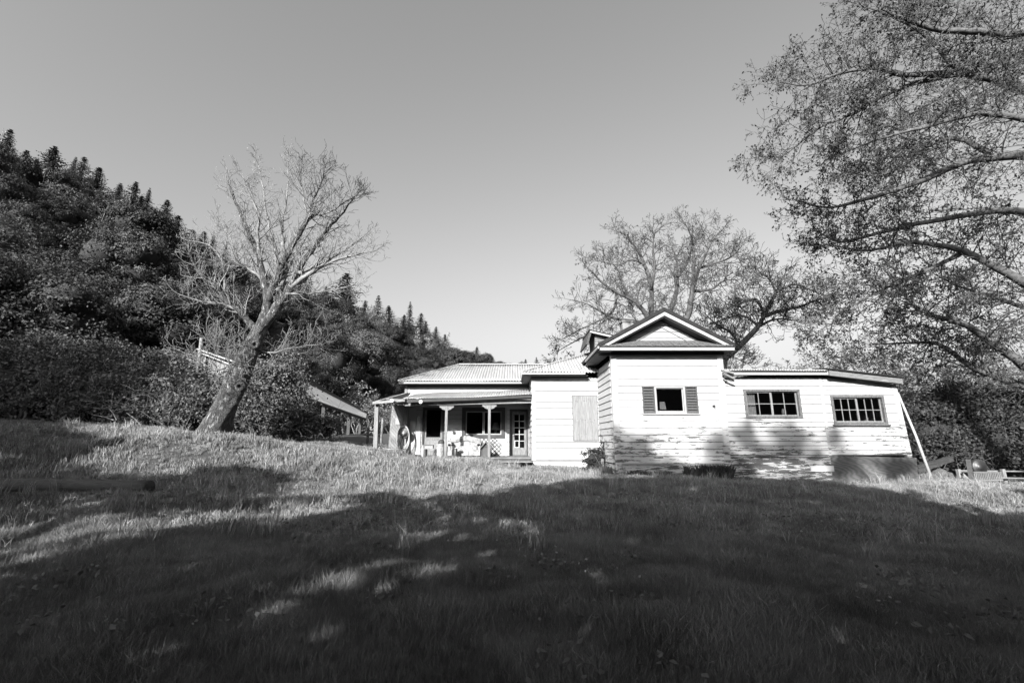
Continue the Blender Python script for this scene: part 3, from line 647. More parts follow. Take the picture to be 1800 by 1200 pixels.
# porch roof
zr0 = at(800,697,YP-.35).z; XPl = at(708,699,YP-.35).x
za, zb_ = at(708,700.5,YP-.35).z, at(934,692.5,YP-.35).z
up = Vector((0, YB-YP+.3, at(820,688,YB).z-at(820,696,YP-.35).z))
corr('porch_roof', (XPl,YP-.35,za), (XWl-.03,YP-.35,zb_), up, sag=.02, amp=.016, pitch=.1)
mb = MB(); mb.prism([(XPl+.15,YP-.3,za-.14),(XWl-.04,YP-.3,zb_-.13),(XWl-.04,YP-.3,zb_-.03),(XPl+.15,YP-.3,za-.035)], (0,.05,0)); part(mb, 'porch_fascia', GUT)
bz0, bz1 = at(775,711,YP).z, at(934,706,YP).z; xb0 = at(712,712,YP).x
mb = MB(); mb.prism([(xb0,YP-.05,bz0-.05),(XWl-.03,YP-.05,bz1-.05),(XWl-.03,YP-.05,bz1+.06),(xb0,YP-.05,bz0+.06)], (0,.1,0)); part(mb, 'porch_beam', WEATHL)
for px_ in (785.5, 860.5):
    t = at(px_,712,YP); b = at(px_-.3,804,YP)
    mb = MB(); mb.box(t.x-.048, t.x+.048, YP-.056, YP+.054, zD, bz0-.052+(.0 if px_<800 else .04)); po = part(mb, 'porch_post', POSTM)
    zt_ = bz0-.055+(.0 if px_<800 else .04)
    for sg in (-1,1):
        mb = MB(); q = [(0,0),(.22,0),(.22,-.05),(.16,-.07),(.12,-.12),(0,-.16)]
        pts = [(t.x+sg*(.056+u), YP-.03, zt_+z) for u,z in q]
        if sg > 0: pts = pts[::-1]
        mb.prism(pts, (0,.06,0)); sub(mb, 'bracket', POSTM, po)
# left end of the porch roof
pA = at(654,706.5,YP-.6); pB_ = at(719,690,YB-.5); 
mb = MB(); p0 = at(654,706,17.6); p1 = at(721,689.5,19.4); p2 = at(685,711,19.6); p3=at(716,701,17.6)
mb.prism([at(654,706,17.5), at(712,700,17.5), at(722,690,19.4), at(690,694,19.6)], (0,0,-.04)); part(mb, 'porch_roof_end', ROOFD)
mb = MB(); mb.beam(at(655,708,17.45), at(712,703,17.45), .05, .10); part(mb, 'porch_fascia', WEATH)
mb = MB(); mb.beam(at(662,705,17.52), at(715,690.5,19.3), .16, .02); part(mb, 'roof_edge_board', TRIM)
lp = at(663,709,17.7); lb = at(660,797,17.7)
mb = MB(); mb.prism([(lb.x-.08,17.63,lb.z-.1),(lb.x+.08,17.63,lb.z-.1),(lp.x+.07,17.63,lp.z),(lp.x-.07,17.63,lp.z)], (0,.14,0)); part(mb, 'porch_post', WEATHL, label='pale weathered outer post at the open porch end')
for (x_,y_) in ((689.5,704),(740,706)):
    c = at(x_,y_,YP-.4); mb = MB(); mb.lathe((c.x, YP-.36, c.z), [(.03,0),(.05,.03),(.075,.10),(.07,.11)], 14, 'y'); part(mb, 'floodlight', PLAST)
# deck
XDl = at(700,804,YP).x
nb = 0; y = YP-.12
while y < YB-.02:
    mb = MB(); mb.box(XDl, XWl-.04, y, y+.13, zD-.03, zD); part(mb, 'deck_plank', WEATH); y += .14
mb = MB(); mb.box(XDl, XWl-.04, YP-.1, YP-.05, zD-.2, zD-.032); part(mb, 'deck_skirt', DARKW)
s0 = at(876,811,YP-.45)
for i in range(2):
    mb = MB(); mb.box(s0.x, XWl-.04, YP-.62+i*.24, YP-.40+i*.24, zD-.15, zD-.11); part(mb, 'step_plank', WEATH)
mb = MB(); mb.box(s0.x+.05, s0.x+.12, YP-.58, YP-.15, zD-.5, zD-.152); mb.box(XWl-.7, XWl-.63, YP-.58, YP-.15, zD-.5, zD-.152); part(mb, 'step_support', DARKW)

# ------------------------------------------------------------------ things on the porch
def T(name, label, cat, loc, group=None): return thing(name, label, cat, loc, group)
def put(mb, name, m, root, smooth=False): return reparent(mb.obj(name, m, None, smooth), root)
# couch under pale cloth
c0, c1 = at(789,804,18.7).x, at(845,804,18.7).x
sf = T('couch', 'pale patterned couch with rounded back on the porch, facing the yard', 'couch', ((c0+c1)/2,18.7,zD))
mb = MB(); mb.tube([(c0,18.95,zD+.42),(c0+.1,18.95,zD+.62),(c0+.5,18.95,zD+.70),(c1-.5,18.95,zD+.70),(c1-.1,18.95,zD+.6),(c1,18.95,zD+.4)], [.10,.12,.12,.12,.12,.10], 10); mb.box(c0+.05,c1-.05,18.9,19.05,zD+.1,zD+.66); put(mb, 'backrest', CLOTH, sf)
mb = MB(); mb.box(c0+.1,c1-.1,18.3,18.89,zD+.28,zD+.42); put(mb, 'seat_cushion', CLOTH, sf)
mb = MB(); mb.box(c0,c1,18.28,18.9,zD+.06,zD+.275); put(mb, 'base', CLOTH, sf)
for x in (c0, c1-.12): mb = MB(); mb.tube([(x+.06,18.3,zD+.5),(x+.06,18.85,zD+.5)], .085, 10); mb.box(x,x+.12,18.3,18.87,zD+.28,zD+.5); put(mb, 'armrest', CLOTH, sf)
for x in (c0+.06, c1-.06):
    for y in (18.35,18.98): mb = MB(); mb.box(x-.025,x+.025,y-.025,y+.025,zD,zD+.06); put(mb, 'leg', DARKW, sf)
# lattice trellis
lt = T('lattice_trellis', 'white criss-cross lattice panel standing behind the couch', 'trellis', (at(830,780,19.3).x,19.3,zD))
def lattice(x0,x1,z0,z1,y):
    s_ = .17; k = x0-(z1-z0)
    wl = [(x0,z0),(x1,z0),(x1,z1),(x0,z1)]; L_ = Frame((0,y,0),(1,0,0),(0,-1,0)); h_ = z1-z0
    while k < x1:
        for dr_, off in ((1,0),(-1,.008)):
            if dr_ > 0: pl = [(k,z0),(k+.05,z0),(k+.05+h_,z1),(k+h_,z1)]
            else: pl = [(k+h_,z0),(k+h_+.05,z0),(k+.05,z1),(k,z1)]
            pl = clipwall(pl, wl)
            if pl: mb = MB(); mb.prism([L_.P(u,z,off) for u,z in pl], (0,.006,0)); put(mb, 'lath', DARKW, lt)
        k += s_
x0 = at(787,772,19.3).x; x1 = at(862,772,19.3).x; x2 = at(875,772,19.3).x; zt_ = at(830,770,19.3).z
lattice(x0,x1,zt_-.28,zt_,19.3); lattice(x1,x2,zD+.02,zt_,19.3)
# kennel-shaped box
k0, k1 = at(846,800,18.4).x, at(862,800,18.4).x
kn = T('pet_kennel', 'small dark wooden kennel with pitched roof beside the couch', 'kennel', ((k0+k1)/2,18.4,zD))
mb = MB(); mb.box(k0,k1,18.3,18.32,zD,zD+.35); mb.box(k0,k0+.02,18.32,18.8,zD,zD+.35); mb.box(k1-.02,k1,18.32,18.8,zD,zD+.35); mb.box(k0,k1,18.8,18.82,zD,zD+.35); mb.prism([(k0,18.3,zD+.35),(k1,18.3,zD+.35),((k0+k1)/2,18.3,zD+.55)], (0,.52,0)); put(mb, 'body', DARKW, kn)
for sg in (-1,1):
    xm=(k0+k1)/2; mb = MB(); mb.beam((xm,18.5,zD+.58),(xm+sg*(k1-k0)*.62,18.5,zD+.33),.62,.025,(0,0,1)); put(mb, 'roof', WEATHL, kn)
mb = MB(); mb.prism([(xm-.11,18.298,zD+.04),(xm+.11,18.298,zD+.04),(xm+.11,18.298,zD+.28),(xm,18.298,zD+.36),(xm-.11,18.298,zD+.28)], (0,-.004,0)); put(mb, 'opening', RUB, kn)
# lamp in the window
lc = at(871,766,YB+.35); lz = oWin[2]+.17
lm = T('table_lamp', 'table lamp with flared pale shade standing in the porch window', 'lamp', (lc.x,YB+.35,lz))
mb = MB(); mb.lathe((lc.x,YB+.35,lz), [(.1,0),(.1,.02),(.04,.05),(.07,.12),(.04,.2),(.015,.22),(.015,.3)], 14); put(mb, 'base', GREYM, lm, True)
mb = MB(); mb.lathe((lc.x,YB+.35,lz+.2), [(.2,0),(.16,.12),(.11,.28),(.10,.32)], 20); put(mb, 'lamp_shade', LAMPM, lm, True)
mb = MB(); mb.box(oWin[0]+.1,oWin[1]-.1,YB+.15,YB+.55,lz-.03,lz); tb = mb.obj('window_shelf', WEATHL); reparent(tb, house)
# hose coil and reel
hc = at(708.5,769,YB-.62)
hs = T('hose_reel', 'garden hose looped over a round reel on the diagonal plank wall', 'hose reel', (hc.x,YB-.55,hc.z-.5))
mb = MB(); mb.lathe((hc.x,YB-.42,hc.z+.18), [(.18,0),(.2,.02),(.2,.06),(.13,.07),(.13,.1),(.08,.14),(.08,.141)], 22, 'y'); put(mb, 'reel', GREYM, hs, True)
mb = MB(); mb.lathe((hc.x,YB-.566,hc.z+.18), [(.05,0),(.04,.03),(.02,.035)], 14, 'y'); put(mb, 'hub', PLAST, hs, True)
for i in range(5):
    a_, b_ = .21+.012*i, .40+.03*i
    pts = [(hc.x+a_*cos(t)+.01*sin(3*t+i), YB-.50-.018*i, hc.z+.05-.02*i+b_*sin(t)) for t in np.linspace(0,2*pi,30)]
    mb = MB(); mb.tube(pts, .012, 6, False); put(mb, 'hose_loop', PLAST, hs, True)
gp = gz(hc.x, YB-1.6)
pts = [(hc.x+.1,YB-.6,hc.z-.4),(hc.x+.2,YB-.9,zD-.05),(hc.x-.3,YB-1.4,gp+.14),(hc.x-.6,YB-1.7,gp+.2),(hc.x-.2,YB-1.9,gp+.16),(hc.x+.3,YB-1.5,gp+.16)]
mb = MB(); mb.tube(pts, .014, 6); put(mb, 'loose_hose_end', PLAST, hs, True)
# star plaque
sc_ = at(700.5,739,YB-.55)
sp_ = T('star_plaque', 'small dark plaque with a pale star on the porch end wall', 'plaque', (sc_.x,YB-.44,sc_.z))
mb = MB(); mb.box(sc_.x-.15,sc_.x+.15,YB-.455,YB-.435,sc_.z-.15,sc_.z+.13); put(mb, 'board', GREYM, sp_)
st_ = [(sc_.x-.03+(.13 if i%2==0 else .05)*sin(pi*i/5), YB-.465, sc_.z+.02+(.13 if i%2==0 else .05)*cos(pi*i/5)) for i in range(10)]
mb = MB(); mb.prism(st_[::-1], (0,.008,0)); put(mb, 'star', PLAST, sp_)
# hanging skull ornament
oc = at(736.5,735,YB-.12)
og = T('wall_ornament', 'pale bone-like ornament hanging on the upright board by the screen door', 'ornament', (oc.x,YB-.1,oc.z))
mb = MB(); mb.tube([(oc.x,YB-.13,oc.z+.12),(oc.x,YB-.16,oc.z+.05),(oc.x,YB-.15,oc.z-.1),(oc.x,YB-.13,oc.z-.18)], [.05,.08,.05,.03], 10); put(mb, 'skull', PLAST, og, True)
for sg in (-1,1): mb = MB(); mb.tube([(oc.x,YB-.13,oc.z+.08),(oc.x+sg*.09,YB-.14,oc.z+.12),(oc.x+sg*.12,YB-.15,oc.z+.19)], [.02,.015,.006], 6); put(mb, 'horn', PLAST, og, True)
# bench with clutter
b0,b1 = at(746,800,18.5).x, at(768,800,18.5).x
bn = T('porch_bench', 'low slatted bench carrying boxes before the screen door', 'bench', ((b0+b1)/2,18.5,zD))
for i in range(3): mb = MB(); mb.box(b0,b1,18.3+.14*i,18.42+.14*i,zD+.3,zD+.33); put(mb, 'slat', WEATHL, bn)
for x in (b0+.03,b1-.08):
    for y in (18.33,18.62): mb = MB(); mb.box(x,x+.05,y,y+.05,zD,zD+.3); put(mb, 'leg', DARKW, bn)
bx = T('storage_box', 'dark lidded box lying on the porch bench', 'box', ((b0+b1)/2-.05,18.5,zD+.33))
mb = MB(); mb.box(b0+.03,b1-.15,18.35,18.6,zD+.332,zD+.43); put(mb, 'body', GREYM, bx); mb = MB(); mb.box(b0+.02,b1-.14,18.34,18.61,zD+.432,zD+.46); put(mb, 'lid', DARKW, bx)
bo = T('bottle', 'slim pale bottle standing at the left end of the porch bench', 'bottle', (b0+.05,18.55,zD))
mb = MB(); mb.lathe((b0-.06,18.45,zD), [(.05,0),(.055,.02),(.055,.3),(.02,.4),(.02,.47)], 12); put(mb, 'glass_body', PLAST, bo, True)
cr = T('laundry_basket', 'tall pale basket with dark bundle on top beside the porch post', 'basket', (at(775,800,18.3).x,18.3,zD))
x_ = at(774,800,18.3).x
mb = MB(); mb.lathe((x_,18.3,zD), [(.13,0),(.14,.02),(.16,.4),(.17,.5),(.15,.5),(.13,.05)], 16); put(mb, 'basket_body', CLOTH, cr)
mb = MB(); mb.lathe((x_+.02,18.3,zD+.42), [(.12,0),(.13,.1),(.11,.2),(.05,.25)], 12); put(mb, 'bundle', DARKW, cr, True)
cn = T('metal_canister', 'short dark canister on the deck edge in front of the couch', 'canister', (at(800.5,804,18).x,18,zD))
x_ = at(800.5,804,18).x; mb = MB(); mb.lathe((x_,18.0,zD), [(.07,0),(.075,.02),(.075,.3),(.06,.33)], 14); put(mb, 'drum', RUB, cn, True); mb = MB(); mb.lathe((x_+.05,17.95,zD+.33), [(.09,0),(.09,.03)], 12); put(mb, 'lid', PLAST, cn)
tbx = at(752,790,18.9).x
cb_ = T('cardboard_carton', 'pale square carton leaning at the screen door', 'carton', (tbx,19.2,zD)); mb = MB(); mb.box(tbx+.2,tbx+.6,19.1,19.35,zD,zD+.52); put(mb, 'body', WEATHL, cb_); mb = MB(); mb.box(tbx+.19,tbx+.61,19.09,19.36,zD+.522,zD+.54); put(mb, 'flap', WEATH, cb_)
# objects just inside windows
p = at(1166,712,YF+.3); pc_ = T('paper_sheet', 'white sheet propped inside the shuttered window', 'paper', (p.x,YF+.3,p.z)); mb = MB()
mb.prism([(p.x-.12,YF+.3,p.z-.14),(p.x+.09,YF+.3,p.z-.14),(p.x+.07,YF+.36,p.z+.12),(p.x-.1,YF+.36,p.z+.12)],(0,.004,0)); put(mb, 'sheet', PLAST, pc_)
p = at(1377,728,YL+.3); jr = T('glass_jar', 'pale jar on the sill of the four-bay window', 'jar', (p.x,YL+.3,opA[2]+.06)); mb = MB(); mb.lathe((p.x,YL+.25,opA[2]+.06), [(.06,0),(.07,.02),(.07,.2),(.05,.24),(.05,.27)], 14); put(mb, 'jar_body', PLAST, jr, True)

# ------------------------------------------------------------------ foliage and tree builders
def leafmesh(name, P, size, flat=.0, aspect=.55, up=None, r=RS, nr=None):
    n = len(P); sz = size*(.6+.8*r.rand(n))
    a = r.normal(size=(n,3)); a[:,2] *= (1-flat); a /= np.linalg.norm(a,axis=1,keepdims=True)
    b = r.normal(size=(n,3)); b[:,2] *= (1-flat); b -= a*(a*b).sum(1,keepdims=True); b /= np.linalg.norm(b,axis=1,keepdims=True)+1e-9
    if nr is not None:
        nn_ = nr + r.normal(size=(n,3))*.30; nn_ /= np.linalg.norm(nn_,axis=1,keepdims=True)+1e-9
        a = np.cross(nn_, r.normal(size=(n,3))); a /= np.linalg.norm(a,axis=1,keepdims=True)+1e-9; b = np.cross(nn_, a)
    nn = np.cross(a,b)
    A = a*sz[:,None]*.5; B = b*(sz*aspect)[:,None]*.5; fold = nn*(sz*.10)[:,None]
    V = np.stack([P-A, P+B+fold, P+A, P-B+fold], 1).reshape(-1,3)
    i = np.arange(n)*4
    F = np.concatenate([np.stack([i,i+1,i+2],1), np.stack([i,i+2,i+3],1)])
    return fastmesh(name, V, F)
def clumps(blobs, ncl, per, spread, r=RS, low=-.3, wantn=False):
    out = []; nrs = []
    tot = sum(b[3]**2 for b in blobs)
    for (x,y,z,rad,sq) in blobs:
        k = max(3, int(ncl*rad*rad/tot))
        d = r.normal(size=(k,3)); d /= np.linalg.norm(d,axis=1,keepdims=True)
        d[:,2] = np.where(d[:,2] < low, -d[:,2], d[:,2])
        c = np.array([x,y,z]) + d*np.array([rad,rad,rad*sq])*(.82+.25*r.rand(k,1))
        off = r.normal(size=(k*per,3)); p = np.repeat(c, per, 0) + off*spread*np.array([1,1,.7]); out.append(p)
        nrs.append(np.repeat(d, per, 0)*.45 + off*.45 + np.array([0,0,.25]))
    if wantn: return np.concatenate(out), np.concatenate(nrs)
    return np.concatenate(out)
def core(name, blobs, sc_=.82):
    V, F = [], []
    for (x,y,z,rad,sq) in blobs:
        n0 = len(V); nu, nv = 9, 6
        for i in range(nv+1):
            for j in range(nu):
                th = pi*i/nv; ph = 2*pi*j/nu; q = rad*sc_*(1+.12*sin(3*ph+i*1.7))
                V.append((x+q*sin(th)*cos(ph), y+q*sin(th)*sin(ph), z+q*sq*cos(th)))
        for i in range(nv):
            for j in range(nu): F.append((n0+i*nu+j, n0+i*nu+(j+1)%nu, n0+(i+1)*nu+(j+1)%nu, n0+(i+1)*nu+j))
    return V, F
def joinmesh(name, leafme, V, F, matl, matc):
    """leaf mesh plus dark core as one mesh with two materials"""
    lv = np.empty(len(leafme.vertices)*3, np.float32); leafme.vertices.foreach_get('co', lv); lv = lv.reshape(-1,3)
    nl = len(leafme.polygons); lf = np.empty(len(leafme.loops), np.int32); leafme.loops.foreach_get('vertex_index', lf); lf = lf.reshape(-1,3)
    V = np.array(V, np.float32); F = np.array(F, np.int32); T3 = np.concatenate([F[:,[0,1,2]], F[:,[0,2,3]]]) + len(lv)
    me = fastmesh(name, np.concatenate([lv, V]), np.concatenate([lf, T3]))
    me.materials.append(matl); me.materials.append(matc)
    mi = np.zeros(len(me.polygons), np.int32); mi[nl:] = 1
    if len(mi) == nl+len(T3): me.polygons.foreach_set('material_index', mi)
    return me

def broadleaf_meshes(seed, H=10, R_=4.2, ncl=260, per=52, leaf=.27, spread=.40, matl=L_FOR):
    r = np.random.RandomState(seed); blobs = []
    for i in range(9):
        a = r.rand()*2*pi; d = R_*.55*math.sqrt(r.rand()); rad = R_*(.38+.25*r.rand())
        blobs.append((d*cos(a), d*sin(a), H*(.35+.5*r.rand())*(1-.25*d/R_), rad, .85))
    blobs.append((0,0,H*.62,R_*.6,1.1))
    P, NR = clumps(blobs, ncl, per, spread, r, wantn=True); lm_ = leafmesh('crown', P, leaf, .25, .6, r=r, nr=NR)
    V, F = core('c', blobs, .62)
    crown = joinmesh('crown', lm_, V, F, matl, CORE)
    mb = MB(); mb.tube([(0,0,-1),(0.1,0,H*.2),(.2,.1,H*.5)], [.28,.22,.12], 7)
    for k in range(4): a = r.rand()*6.28; mb.tube([(.1,0,H*.25),(cos(a)*R_*.3,sin(a)*R_*.3,H*.5),(cos(a)*R_*.5,sin(a)*R_*.5,H*.7)], [.12,.07,.03], 5)
    tm = mb.mesh('trunk'); tm.materials.append(TRUNKD)
    return tm, crown
def conifer_meshes(seed, H=16, R_=3.0, dense=1.0):
    r = np.random.RandomState(seed); P0=[];V=[];F=[]
    z = H*.18
    while z < H*.995:
        fr = (z-H*.18)/(H*.82); rad = R_*(1-fr)**1.05*(.7+.55*r.rand())+.02
        nb_ = int(7+4*r.rand()); a0 = r.rand()*6.28
        for k in range(nb_):
            a = a0+2*pi*k/nb_+r.normal()*.25; L_ = rad*(.55+.6*r.rand()); drp = .12+.25*(1-fr)
            m_ = max(3,int(L_/.22*dense))
            for q in range(m_):
                t = (q+.5)/m_; cx_, cy_ = cos(a)*L_*t, sin(a)*L_*t; cz = z - L_*drp*t + L_*.15*t*t
                for s_ in (-1,1):
                    sc2 = .22+.78*(1-fr); wd = (.38*(1-t*.7)*(.6+.6*r.rand())+.1)*sc2; dx,dy = cos(a+s_*.9)*wd, sin(a+s_*.9)*wd
                    n0=len(V); V += [(cx_,cy_,cz+.04),(cx_+cos(a)*.2,cy_+sin(a)*.2,cz),(cx_+dx,cy_+dy,cz-(.12+.1*r.rand())*sc2)]; F.append((n0,n0+1,n0+2))
                n0=len(V); V += [(cx_-sin(a)*.12,cy_+cos(a)*.12,cz),(cx_+sin(a)*.12,cy_-cos(a)*.12,cz),(cx_+cos(a)*.1,cy_+sin(a)*.1,cz-(.3+.15*r.rand())*sc2)]; F.append((n0,n0+1,n0+2))
        z += H*.017*(.7+.6*r.rand())
    cm = fastmesh('crown', V, F); cm.materials.append(L_CON)
    mb = MB(); mb.tube([(0,0,-2),(0,0,H*.5),(0,0,H*.99)], [.25,.16,.02], 6); tm = mb.mesh('trunk'); tm.materials.append(TRUNKD)
    return tm, cm
def place_tree(name, meshes, loc, sc, rot, label, cat, group=None, crown_scale=None):
    root = thing(name, label, cat, loc, group)
    t = bpy.data.objects.new('trunk', meshes[0]); c = bpy.data.objects.new('crown', meshes[1])
    for o in (t, c): C.objects.link(o); o.parent = root
    root.scale = sc if hasattr(sc, '__len__') else (sc,sc,sc); root.rotation_euler = (0,0,rot); return root

BL = [broadleaf_meshes(11+i, 10, 4.2) for i in range(5)]
BLn = [broadleaf_meshes(31+i, 10, 4.2, 460, 60, .17, .30) for i in range(3)]       # nearer: finer leaves
CO = [conifer_meshes(51+i, 16, 5.0+.9*(i%3)) for i in range(5)]
# forest on the hillside
taken = []; rr = random.Random(5); cnt = 0
tries = 0
while tries < 9000 and cnt < 260:
    tries += 1
    s_ = rr.uniform(.3, 14.2); t_ = rr.uniform(0, 1.03)**.85
    p = hillpt(s_, t_); px_, py_ = proj(p.x, p.y, p.z+5)
    if px_ < -200 or px_ > 1010: continue
    if 590 < px_ < 720 and t_ < .25: continue
    dmin = 3.6 + p.y*.012
    if any((p.x-q[0])**2+(p.y-q[1])**2 < dmin*dmin for q in taken): continue
    taken.append((p.x,p.y)); cnt += 1
    dist = p.y; sc_ = rr.uniform(.72,1.05)*(1 if dist < 120 else 1.15)
    ms = rr.choice(BLn if dist < 45 else BL)
    zh = 'left of the leaning tree' if px_ < 330 else 'seen through and just right of the leaning tree' if px_ < 640 else 'between the shed and the porch roof' if px_ < 800 else 'showing over the metal roof'
    zv = 'high under the ridge line' if t_ > .72 else 'midway up the hillside' if t_ > .35 else 'low on the hillside'
    place_tree('broadleaf_tree', ms, p-Vector((0,0,.5)), (sc_,sc_,sc_*rr.uniform(.85,1.1)), rr.uniform(0,6.28), 'round leafy tree %s, %s' % (zv, zh.replace('seen through and just right of the leaning tree','behind the leaning tree')), 'tree', 'leafy trees %s, %s' % (zv, zh))
# ridge conifers: (px, py of tip, visible height px, label)
CON = [(8,222,90,'tall dark conifer on the ridge at the left frame edge'),(48,262,45,'small conifer tip just right of the tallest left-edge conifer'),
 (103,255,75,'ragged conifer with wide left boughs on the upper ridge'),(127,270,60,'narrow conifer close to the right of the ragged one'),(150,277,60,'pointed conifer third in the upper ridge trio'),
 (174,296,40,'short blunt conifer where the upper ridge starts to fall'),(235,318,70,'dense conifer first of the middle ridge trio'),(263,328,70,'slender conifer in the middle of the middle ridge trio'),
 (297,349,85,'broad conifer last of the middle ridge trio, standing out against the sky'),(335,402,40,'small conifer left of the leaning tree crown'),(357,405,45,'small bushy conifer left of the leaning tree crown'),
 (381,413,40,'conifer seen through the left twigs of the leaning tree'),(394,420,40,'slim conifer seen through the left twigs of the leaning tree'),(545,478,100,'dark conifer behind the right boughs of the leaning tree'),
 (595,476,110,'large broad conifer right of the leaning tree crown'),(620,505,70,'leaning dark conifer beside the largest broad one'),(665,518,75,'conical conifer on the lower ridge'),(687,535,50,'small pointed conifer on the lower ridge'),
 (724,528,75,'tallest slender conifer on the lower ridge above the porch end'),(738,548,45,'thin sparse conifer beside the tallest on the lower ridge'),(750,562,40,'little conifer low on the ridge'),(764,573,30,'tiny spire conifer where the lower ridge fades'),
 (836,608,28,'pale small conifer above the metal roof'),(925,630,16,'distant round conifer on the skyline over the roof'),(945,627,18,'distant twin-topped conifer on the skyline over the roof')]
CON += [(22,252,60,'conifer set lower down, just right of the left-edge conifer'),(72,280,55,'conifer set below the skyline under the ragged one'),(208,322,50,'half hidden conifer left of the middle ridge trio'),(252,342,55,'conifer filling the gap inside the middle ridge trio'),(312,378,55,'short conifer at the right foot of the middle ridge trio'),(520,498,60,'dark conifer against the leaning tree right boughs, lower one'),(572,500,60,'conifer just left of the large broad one'),(642,528,55,'conifer halfway between the broad one and the conical one'),(706,552,40,'squat conifer left of the tallest on the lower ridge'),(783,586,30,'last small conifer before the metal roof')]
for i,(px_,py_,hp,lb_) in enumerate(CON):
    # distance from the ridge table
    xs = [r[0] for r in RIDGE]; Yd = float(np.interp(px_, xs, [r[2] for r in RIDGE]))*.97
    top = at(px_,py_,Yd); Hh = max(hp*2.0*Yd/FP, top.z-float(np.interp(px_, xs, RP[:,2]))+1); sc_ = Hh/16
    ms = CO[(i*3)%5]; k = .75 if 'slender' in lb_ or 'narrow' in lb_ or 'slim' in lb_ else 1.3+.5*((i*7)%4)/3
    place_tree('conifer_tree', ms, (top.x,top.y,top.z-Hh), (sc_*k,sc_*k,sc_), i*1.3, lb_, 'conifer', 'conifers along the wooded ridge').rotation_euler = (rr.uniform(-.06,.06), rr.uniform(-.05,.05), i*1.3)

# --------------------------- bare trees
def norm(v): return v/(np.linalg.norm(v)+1e-9)
def grow(segs, p, d, L, r0, lvl, R_, up=.15, wob=.22, nchild=5, ends=None, minr=.004, lenf=.55, ang=.75, droop=0):
    n = min(7, max(2, int(3 + L*2))) if lvl > 0 else min(5, max(2, int(2+L*3))); st = L/n; pts = [p.copy()]; rs = [r0]
    for i in range(n):
        d = norm(d + R_.normal(size=3)*wob + np.array([0,0,up-droop*i/n])); p = p + d*st; pts.append(p.copy()); rs.append(max(minr, r0*(1-.75*(i+1)/n)))
        if lvl > 0 and i >= (0 if L < 1 else 1)*1:
            k = nchild/n; k = int(k) + (R_.rand() < k-int(k))
            for _ in range(k):
                s = R_.normal(size=3); s -= d*np.dot(s,d); s = norm(s)
                dd = norm(d*(1-ang*.55) + s*ang)
                f = (1-.45*i/n)
                grow(segs, p.copy(), dd, L*lenf*f*(.7+.6*R_.rand()), rs[-1]*.62, lvl-1, R_, up, wob*1.1, nchild, ends, minr, lenf, ang, droop)
    for i in range(n): segs.append((*pts[i], *pts[i+1], rs[i], rs[i+1]))
    if ends is not None and lvl == 0:
        for q in pts[1:]: ends.append(q)
def segmesh(name, segs, k=3):
    A = np.array(segs); P0, P1, r0, r1 = A[:,:3], A[:,3:6], A[:,6], A[:,7]; d = P1-P0; d /= np.linalg.norm(d,axis=1,keepdims=True)+1e-9
    ref = np.where(np.abs(d[:,2:3]) < .9, np.array([[0,0,1.]]), np.array([[1.,0,0]])); a = np.cross(d,ref); a /= np.linalg.norm(a,axis=1,keepdims=True)+1e-9; b = np.cross(d,a)
    V = []
    for P, r in ((P0,r0),(P1,r1)):
        for j in range(k):
            t = 2*pi*j/k; V.append(P + (a*cos(t)+b*sin(t))*r[:,None])
    V = np.stack(V,1).reshape(-1,3); n = len(A); base = np.arange(n)*2*k
    F = np.concatenate([np.stack([base+j, base+(j+1)%k, base+k+(j+1)%k, base+k+j],1) for j in range(k)])
    return fastmesh(name, V, F)
def limb(mb, tw, pts, r0, r1, R_, k=8, ntw=10, tl=1.4, lvl=2, start=.2, ends=None, **kw):
    """main limb through given points; twigs sprout along it"""
    P = [np.array(p) for p in pts]; Q = []
    for i in range(len(P)-1):
        for j in range(4):
            t = j/4; a = P[max(i-1,0)]; b = P[i]; c = P[i+1]; d = P[min(i+2,len(P)-1)]
            Q.append(.5*((2*b)+(c-a)*t+(2*a-5*b+4*c-d)*t*t+(3*b-a-3*c+d)*t**3) + R_.normal(size=3)*.012*(1 if i+j else 0))
    Q.append(P[-1]); n = len(Q); rad = [r0+(r1-r0)*(i/(n-1))**.8 for i in range(n)]
    mb.tube([tuple(q) for q in Q], rad, k)
    for i in range(ntw):
        f = start + (1-start)*((i+R_.rand())/ntw); j = min(n-2, int(f*(n-1))); d = norm(Q[j+1]-Q[j]); s = R_.normal(size=3); s -= d*np.dot(s,d); s = norm(s)
        dd = norm(d*.55+s*.8+np.array([0,0,.15]))
        grow(tw, Q[j].copy(), dd, tl*(1.1-.5*f)*(.6+.8*R_.rand()), min(rad[j]*.5,.03), lvl, R_, ends=ends, **kw)
    d = norm(Q[-1]-Q[-2]); grow(tw, Q[-1].copy(), d, tl*.6, r1*.9, lvl, R_, ends=ends, **kw)

def tp(z, Y): return tuple(at(300+z[0]*.45, 260+z[1]*.45, Y))
